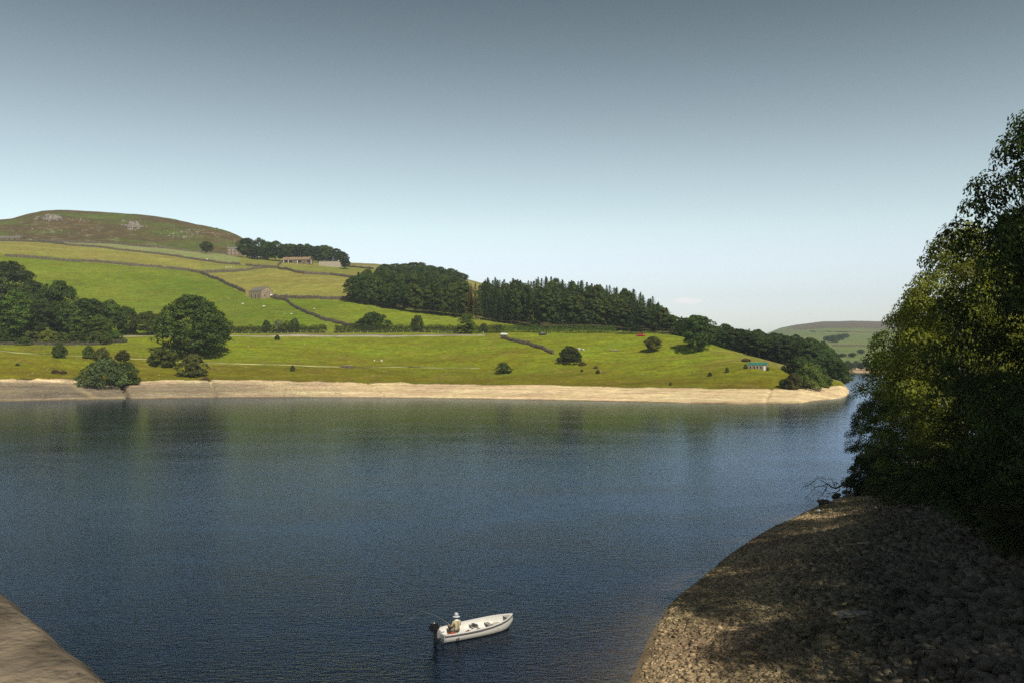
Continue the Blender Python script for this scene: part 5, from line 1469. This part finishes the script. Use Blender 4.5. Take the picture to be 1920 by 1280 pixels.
bm.faces.new(vs_); bmesh.ops.solidify(bm, geom=bm.faces[:], thickness=.02); link('bow_deck', bm_mesh('bow_deck', bm, M['gel_in']), boat)
# registration marks near the stern, as short dark strokes
for k in range(2): box_obj('hull_mark', (.62 + .10 * k, .68 + .10 * k, -half_beam(.15) - .012, -half_beam(.15) + .02, .13, .19 + .03 * k), M['rub'], boat)
# outboard
om = empty('outboard_motor', (0, 0, 0)); om.parent = boat
def rounded(name, dims, mat, par, bev):
    return box_obj(name, dims, mat, par, bev)
om.location = (-.05, 0, sheer(0))
rounded('cowling', (-.50, .02, -.19, .19, .10, .50), M['engine'], om, .09)
rounded('leg', (-.26, -.10, -.06, .06, -.75, .14), M['engine'], om, .03)
rounded('clamp_bracket', (-.12, .10, -.13, .13, -.28, .08), M['steel'], om, .02)
rounded('cavitation_plate', (-.46, -.06, -.10, .10, -.50, -.475), M['engine'], om, .005)
bm = bmesh.new(); tube(bm, [(-.02, .05, .22), (.35, .08, .26), (.62, .12, .24)], [.025, .022, .03], 7); link('tiller', bm_mesh('tiller', bm, M['engine'], True), om)
bm = bmesh.new(); tube(bm, [(-.24, 0, .50), (-.24, 0, .55)], [.05, .03], 8); link('filler_cap', bm_mesh('filler_cap', bm, M['steel'], True), om)
tag(boat, 'white open fishing dinghy with black outboard on the dark water', 'boat')
def in_boat(s, y, z): return boat.matrix_basis @ Vector((s * BLn, y, z)) if False else Matrix.Translation((stern.x, stern.y, 0)) @ Matrix.Rotation(hd, 4, 'Z') @ Vector((s * BLn, y, z))
# tackle box, orange tank, life-jacket, anchor bundle, folded net
e = empty('tackle_box', in_boat(.42, -.18, .05), hd + .5); box_obj('case', (-.22, .22, -.15, .15, 0, .22), simple('case_blue', (.05, .06, .08), .5), e, .02); box_obj('lid', (-.23, .23, -.16, .16, .222, .27), M['white_paint'], e, .015); box_obj('handle', (-.09, .09, -.02, .02, .27, .32), M['engine'], e, .008); tag(e, 'dark tackle box with white lid beside the angler in the boat', 'box')
e = empty('fuel_tank', in_boat(.335, -.42, .05), hd); box_obj('tank', (-.13, .13, -.16, .16, 0, .28), M['orange'], e, .04); box_obj('cap', (-.04, .04, -.04, .04, .28, .33), M['engine'], e, .01); tag(e, 'orange-red fuel tank to the right of the angler', 'tank')
e = empty('life_jacket', in_boat(.13, -.2, .08), hd + .3); box_obj('panel', (-.22, .22, -.30, -.02, 0, .13), M['orange'], e, .05); box_obj('panel', (-.22, .22, .02, .30, 0, .13), M['orange'], e, .05); box_obj('collar', (.12, .30, -.2, .2, .08, .20), M['orange'], e, .05); tag(e, 'orange life jacket on the boat floor left of the angler', 'life jacket')
e = empty('anchor', in_boat(.83, -.12, .14), hd - .3); bm = bmesh.new(); tube(bm, [(-.75, .12, .05), (-.2, .03, .08), (.3, 0, .1)], [.03, .03, .03], 6); link('shank', bm_mesh('shank', bm, M['engine'], True), e)
for a in range(4):
    bm = bmesh.new(); q = a * math.pi / 2 + .4; tube(bm, [(.3, 0, .1), (.25, math.cos(q) * .16, .1 + math.sin(q) * .12), (.05, math.cos(q) * .24, .12 + math.sin(q) * .16)], [.035, .03, .012], 5); link('fluke', bm_mesh('fluke', bm, M['engine'], True), e)
tag(e, 'dark folding anchor lying in the bow of the boat', 'anchor')
e = empty('rope_coil', in_boat(.80, .05, .12), hd)
bm = bmesh.new(); pts = [(math.cos(a * .5) * (.16 + .004 * a), math.sin(a * .5) * (.16 + .004 * a), .02 + .0022 * a) for a in range(44)]; tube(bm, pts, [.018] * len(pts), 5); link('coil', bm_mesh('coil', bm, M['track'], True), e); tag(e, 'pale rope coil in the boat bow beside the anchor', 'rope')
e = empty('seat_bag', in_boat(.505, .22, .266), hd + .2); box_obj('bag', (-.11, .11, -.2, .2, 0, .14), simple('bag_grey', (.2, .19, .17), .9), e, .05); box_obj('flap', (-.115, .03, -.205, .205, .13, .155), M['rub'], e, .01); tag(e, 'small grey bag on the middle thwart of the boat', 'bag')

# ------------------------------------------------------------------ the angler
def skin_chain_mesh(name, joints, edges, root, sub=2):
    me = bpy.data.meshes.new(name)
    me.from_pydata([j[0] for j in joints], edges, [])
    o = bpy.data.objects.new(name, me); COL.objects.link(o)
    md = o.modifiers.new('skin', 'SKIN'); md.use_smooth_shade = True
    if not me.skin_vertices: 
        bpy.context.view_layer.objects.active = o
    sv = me.skin_vertices[0].data
    for i, j in enumerate(joints): sv[i].radius = (j[1], j[2] if len(j) > 2 else j[1])
    sv[root].use_root = True
    sb = o.modifiers.new('sub', 'SUBSURF'); sb.levels = sub; sb.render_levels = sub
    dg = bpy.context.evaluated_depsgraph_get()
    ev = o.evaluated_get(dg); out = bpy.data.meshes.new_from_object(ev)
    bpy.data.objects.remove(o)
    out.name = name
    return out
J = [((0, 0, 0), .165, .13), ((0, 0, .22), .155, .115), ((.02, 0, .42), .18, .12), ((.03, 0, .53), .10, .085), ((.035, 0, .60), .055, .055), ((.045, 0, .68), .085, .075), ((.05, 0, .79), .085, .08),   # 0 pelvis .. 6 head
     ((.03, .20, .48), .075), ((.10, .27, .26), .055), ((.34, .20, .20), .042), ((.44, .17, .21), .036),      # 7-10 left arm
     ((.03, -.20, .48), .075), ((.08, -.28, .25), .055), ((.32, -.16, .17), .042), ((.42, -.10, .19), .036),   # 11-14 right arm
     ((.02, .11, -.02), .10), ((.42, .17, .02), .078), ((.46, .16, -.30), .052), ((.56, .17, -.33), .04),      # 15-18 left leg
     ((.02, -.11, -.02), .10), ((.42, -.17, .02), .078), ((.46, -.16, -.30), .052), ((.56, -.17, -.33), .04)]  # 19-22 right leg
E = [(0, 1), (1, 2), (2, 3), (3, 4), (4, 5), (5, 6), (2, 7), (7, 8), (8, 9), (9, 10), (2, 11), (11, 12), (12, 13), (13, 14), (0, 15), (15, 16), (16, 17), (17, 18), (0, 19), (19, 20), (20, 21), (21, 22)]
for hand, sd in ((10, 1), (14, -1)):      # fingers closing round the rod and a thumb
    b0 = Vector(J[hand][0])
    for k, (dy, dl) in enumerate(((-.03, .075), (-.01, .085), (.012, .08), (.032, .065))):
        a = len(J); J.append(((b0.x + .05, b0.y + dy, b0.z + .015), .0095)); J.append(((b0.x + .05 + dl * .55, b0.y + dy, b0.z - .01), .009)); J.append(((b0.x + .05 + dl * .35, b0.y + dy, b0.z - .045), .008))
        E += [(hand, a), (a, a + 1), (a + 1, a + 2)]
    a = len(J); J.append(((b0.x + .015, b0.y - sd * .045, b0.z + .02), .010)); J.append(((b0.x + .055, b0.y - sd * .055, b0.z + .012), .009)); E += [(hand, a), (a, a + 1)]
try:
    body = skin_chain_mesh('body', J, E, 0)
except Exception as ex:
    print('skin failed', ex); raise
mats = [simple('shirt_tan', (.42, .36, .22), .9, .12, 8), simple('trousers_olive', (.15, .14, .10), .9, .15, 8), simple('skin', (.42, .26, .18), .6, .05), simple('boots', (.03, .03, .03), .7)]
for m_ in mats: body.materials.append(m_)
for p_ in body.polygons:
    c = p_.center
    if c.z > .575: p_.material_index = 2
    elif c.x > .36 and c.z > .1: p_.material_index = 2
    elif c.z < -.22: p_.material_index = 3
    elif c.z < .04 or (c.x > .2 and c.z < .13): p_.material_index = 1
    else: p_.material_index = 0
pr = empty('person', in_boat(.225, -.05, .32), R(128))
link('body', body, pr)
bm = bmesh.new()
for (r0, z0, r1, z1) in ((.19, .745, .105, .79), (.105, .79, .10, .90), (.10, .90, .075, .935)):
    bmesh.ops.create_cone(bm, segments=18, radius1=r0, radius2=r1, depth=z1 - z0, cap_ends=True, matrix=Matrix.Translation((.045, 0, (z0 + z1) / 2)))
hat = link('hat', bm_mesh('hat', bm, simple('hat_grey', (.50, .52, .55), .8, .06), False), pr)
bm = bmesh.new(); bmesh.ops.create_cone(bm, segments=18, radius1=.109, radius2=.107, depth=.03, cap_ends=False, matrix=Matrix.Translation((.045, 0, .81))); link('hat_band', bm_mesh('hat_band', bm, M['rub']), hat)
bm = bmesh.new(); bmesh.ops.create_cone(bm, segments=14, radius1=.12, radius2=.085, depth=.06, cap_ends=True, matrix=Matrix.Translation((.03, 0, .575))); link('collar', bm_mesh('collar', bm, M['white_paint']), pr)
bm = bmesh.new(); tube(bm, [(-.135, .0, .10), (-.135, 0, .3), (-.115, 0, .50)], [.018, .018, .018], 5); bmesh.ops.create_cone(bm, segments=18, radius1=.172, radius2=.172, depth=.05, cap_ends=False, matrix=Matrix.Translation((0, 0, .075)) @ Matrix.Diagonal((.85, 1.05, 1, 1))); link('belt_strap', bm_mesh('belt_strap', bm, M['rub']), pr)
# face details on the head (nose, ears, eyes, mouth)
bm = bmesh.new(); tube(bm, [(.125, 0, .715), (.15, 0, .685), (.125, 0, .675)], [.012, .016, .012], 6)
for s_ in (-1, 1): bmesh.ops.create_uvsphere(bm, u_segments=8, v_segments=6, radius=.022, matrix=Matrix.Translation((.045, s_ * .085, .70)) @ Matrix.Diagonal((.8, .4, 1.3, 1)))
link('face_features', bm_mesh('face_features', bm, mats[2], True), pr)
bm = bmesh.new()
for s_ in (-1, 1): bmesh.ops.create_uvsphere(bm, u_segments=6, v_segments=5, radius=.010, matrix=Matrix.Translation((.118, s_ * .032, .715)))
tube(bm, [(.12, -.025, .645), (.128, 0, .643), (.12, .025, .645)], [.006, .007, .006], 5); link('eyes_and_mouth', bm_mesh('eyes_and_mouth', bm, mats[3]), pr)
tag(pr, 'person in tan shirt and grey brimmed hat fishing, seated in the boat', 'person')
# rod and line
mr_ = Matrix.Translation(pr.location) @ Matrix.Rotation(R(128), 4, 'Z')
hnd = mr_ @ Vector((.46, .03, .20)); tip = PX(790, 1142.5, 47.5)
rod = empty('fishing_rod', hnd)
bm = bmesh.new(); mid = hnd.lerp(tip, .55) + Vector((0, 0, .10)); tube(bm, [(hnd - (tip - hnd).normalized() * .25) - hnd, Vector((0, 0, 0)), mid - hnd, tip - hnd], [.014, .012, .006, .004], 6)
link('blank', bm_mesh('blank', bm, simple('rod_grey', (.26, .26, .25), .4, .05), True), rod)
bm = bmesh.new(); dr = (tip - hnd).normalized(); tube(bm, [-dr * .30, dr * .12], [.024, .024], 7); link('grip', bm_mesh('grip', bm, simple('cork', (.4, .28, .16), .9)), rod)
bm = bmesh.new(); bmesh.ops.create_cone(bm, segments=12, radius1=.05, radius2=.05, depth=.05, cap_ends=True, matrix=Matrix.Translation(dr * .05 + Vector((0, 0, -.07))) @ Matrix.Rotation(math.pi / 2, 4, 'X')); link('reel', bm_mesh('reel', bm, M['steel']), rod)
end = PX(745, 1168, CZ * F / (1168 - V0)); bm = bmesh.new(); md_ = tip.lerp(end, .5) + Vector((0, 0, -.12)); tube(bm, [tip - hnd, md_ - hnd, end - hnd], [.0028, .0028, .0028], 4); link('line', bm_mesh('line', bm, simple('line_pale', (.36, .36, .35), .5)), rod)
tag(rod, 'slender fishing rod with line slanting from the angler to the water', 'fishing rod')

# ------------------------------------------------------------------ tiny people on the lane
def walker(u, v, shirt, trousers, label, rz):
    g = ground(u, v); g.z = gz(g.x, g.y) + .12
    Jw = [((0, 0, .92), .15, .11), ((0, 0, 1.15), .15, .11), ((0, 0, 1.38), .17, .11), ((0, 0, 1.50), .06), ((.02, 0, 1.60), .085), ((.02, 0, 1.70), .08), ((0, .21, 1.38), .06), ((-.05, .25, 1.12), .048), ((.08, .25, .88), .038), ((0, -.21, 1.38), .06), ((.06, -.25, 1.12), .048), ((.2, -.25, .9), .038), ((0, .09, .85), .09), ((.14, .09, .48), .065), ((.08, .09, .08), .045), ((.2, .09, .04), .04), ((0, -.09, .85), .09), ((-.06, -.09, .48), .065), ((-.2, -.09, .1), .045), ((-.1, -.09, .04), .04)]
    Ew = [(0, 1), (1, 2), (2, 3), (3, 4), (4, 5), (2, 6), (6, 7), (7, 8), (2, 9), (9, 10), (10, 11), (0, 12), (12, 13), (13, 14), (14, 15), (0, 16), (16, 17), (17, 18), (18, 19)]
    me = skin_chain_mesh('body', Jw, Ew, 0, 1)
    for m_ in (shirt, trousers, mats[2]): me.materials.append(m_)
    for p_ in me.polygons: p_.material_index = 2 if p_.center.z > 1.48 else (0 if p_.center.z > .95 else 1)
    e = empty('person', g, rz); link('body', me, e); tag(e, label, 'person')
    bm = bmesh.new(); bmesh.ops.create_icosphere(bm, subdivisions=2, radius=.098, matrix=Matrix.Translation((0, 0, 1.70))); link('hair', bm_mesh('hair', bm, mats[3], True), e)
walker(906, 628.6, M['white_paint'], mats[1], 'walker in white top on the lane below the hedge end', R(170))
walker(427, 629.5, simple('shirt_blue', (.05, .07, .16), .9), mats[3], 'walker in dark blue top beside the big round tree', R(10))

# ------------------------------------------------------------------ parapet the picture is taken from
pa = Vector((-1.075, 1.80, 0)); pb = Vector((-0.575, 1.26, 0))
dirp = (pa - pb).normalized(); nrm = Vector((-dirp.y, dirp.x, 0))
if nrm.dot(Vector((-1, -1, 0))) < 0: nrm = -nrm
par = empty('parapet_wall', (pb.x, pb.y, 0), math.atan2(dirp.y, dirp.x))
sgn = 1.0 if (Matrix.Rotation(math.atan2(dirp.y, dirp.x), 3, 'Z') @ Vector((0, 1, 0))).dot(nrm) > 0 else -1.0
M['coping'] = simple('coping_stone', (.150, .118, .080), .95, .6, 7.0, .02, bscale=30)
for i in range(-5, 9):
    x0 = -0.75 + i * 2.0
    bm = bmesh.new(); bmesh.ops.create_grid(bm, x_segments=44, y_segments=12, size=.5)
    rdp = np.random.default_rng(700 + i)
    for v_ in bm.verts:
        sx_ = v_.co.x; sy_ = v_.co.y
        X_ = x0 + (sx_ + .5) * 1.985; Y_ = sgn * (sy_ + .5) * .48
        ed = min(sy_ + .5, .5 - sy_) * .48; ex_ = min(sx_ + .5, .5 - sx_) * 1.985
        rnd = .035 * (max(0, 1 - ed / .05) ** 2) + .02 * (max(0, 1 - ex_ / .04) ** 2)
        nn_ = float(fbm(np.array([X_ * 6.0]), np.array([Y_ * 6.0 + i]), 801, 4)[0]) - .5
        v_.co = Vector((X_, Y_ + (sgn * nn_ * .05 if ed < .02 else 0), CZ - .468 - rnd + nn_ * .03))
    geo = bmesh.ops.extrude_face_region(bm, geom=bm.faces[:])
    for g_ in geo['geom']:
        if isinstance(g_, bmesh.types.BMVert): g_.co.z = CZ - .68
    bmesh.ops.recalc_face_normals(bm, faces=bm.faces)
    for f_ in bm.faces: f_.smooth = True
    link('coping_stone', bm_mesh('coping_stone', bm, M['coping']), par)
ya, yb = sorted((sgn * .06, sgn * .42))
for r_ in range(4):
    for i in range(-10, 18):
        x0 = -.9 + i * .95 + (.45 if r_ % 2 else 0)
        bm = bmesh.new(); bx(bm, x0, x0 + .935, ya, yb, CZ - .69 - .26 * (r_ + 1) + .012, CZ - .69 - .26 * r_); bmesh.ops.bevel(bm, geom=bm.edges[:], offset=.015, segments=1, affect='EDGES')
        link('stone_block', bm_mesh('stone_block', bm, M['coping']), par)
tag(par, 'weathered brown stone parapet coping in the bottom left corner', 'parapet')
dm = empty('dam_wall', (pb.x, pb.y, 0), math.atan2(dirp.y, dirp.x))
yc, yd = sorted((sgn * .02, sgn * 5.0))
bm = bmesh.new(); bx(bm, -12, 26, yc, yd, -9.3, CZ - 1.735); link('masonry', bm_mesh('masonry', bm, M['house_stone_dark']), dm)
tag(dm, 'masonry dam that carries the stone parapet, below the viewpoint', 'dam')

# ------------------------------------------------------------------ haze
bm = bmesh.new(); bx(bm, -3600, 3800, -130, 3680, -11.0, 262)
hz, n_, l_, out_ = new_mat('haze')
pv = n_.new('ShaderNodeVolumePrincipled'); pv.inputs['Color'].default_value = (.80, .89, 1.0, 1); pv.inputs['Density'].default_value = 0.00011; pv.inputs['Anisotropy'].default_value = 0.0
l_.new(pv.outputs[0], out_.inputs['Volume'])
hb = link('haze', bm_mesh('haze', bm, hz)); tag(hb, 'thin pale summer haze', None, None, 'stuff')
print('trees inside', n_in, 'objects', len(bpy.data.objects))
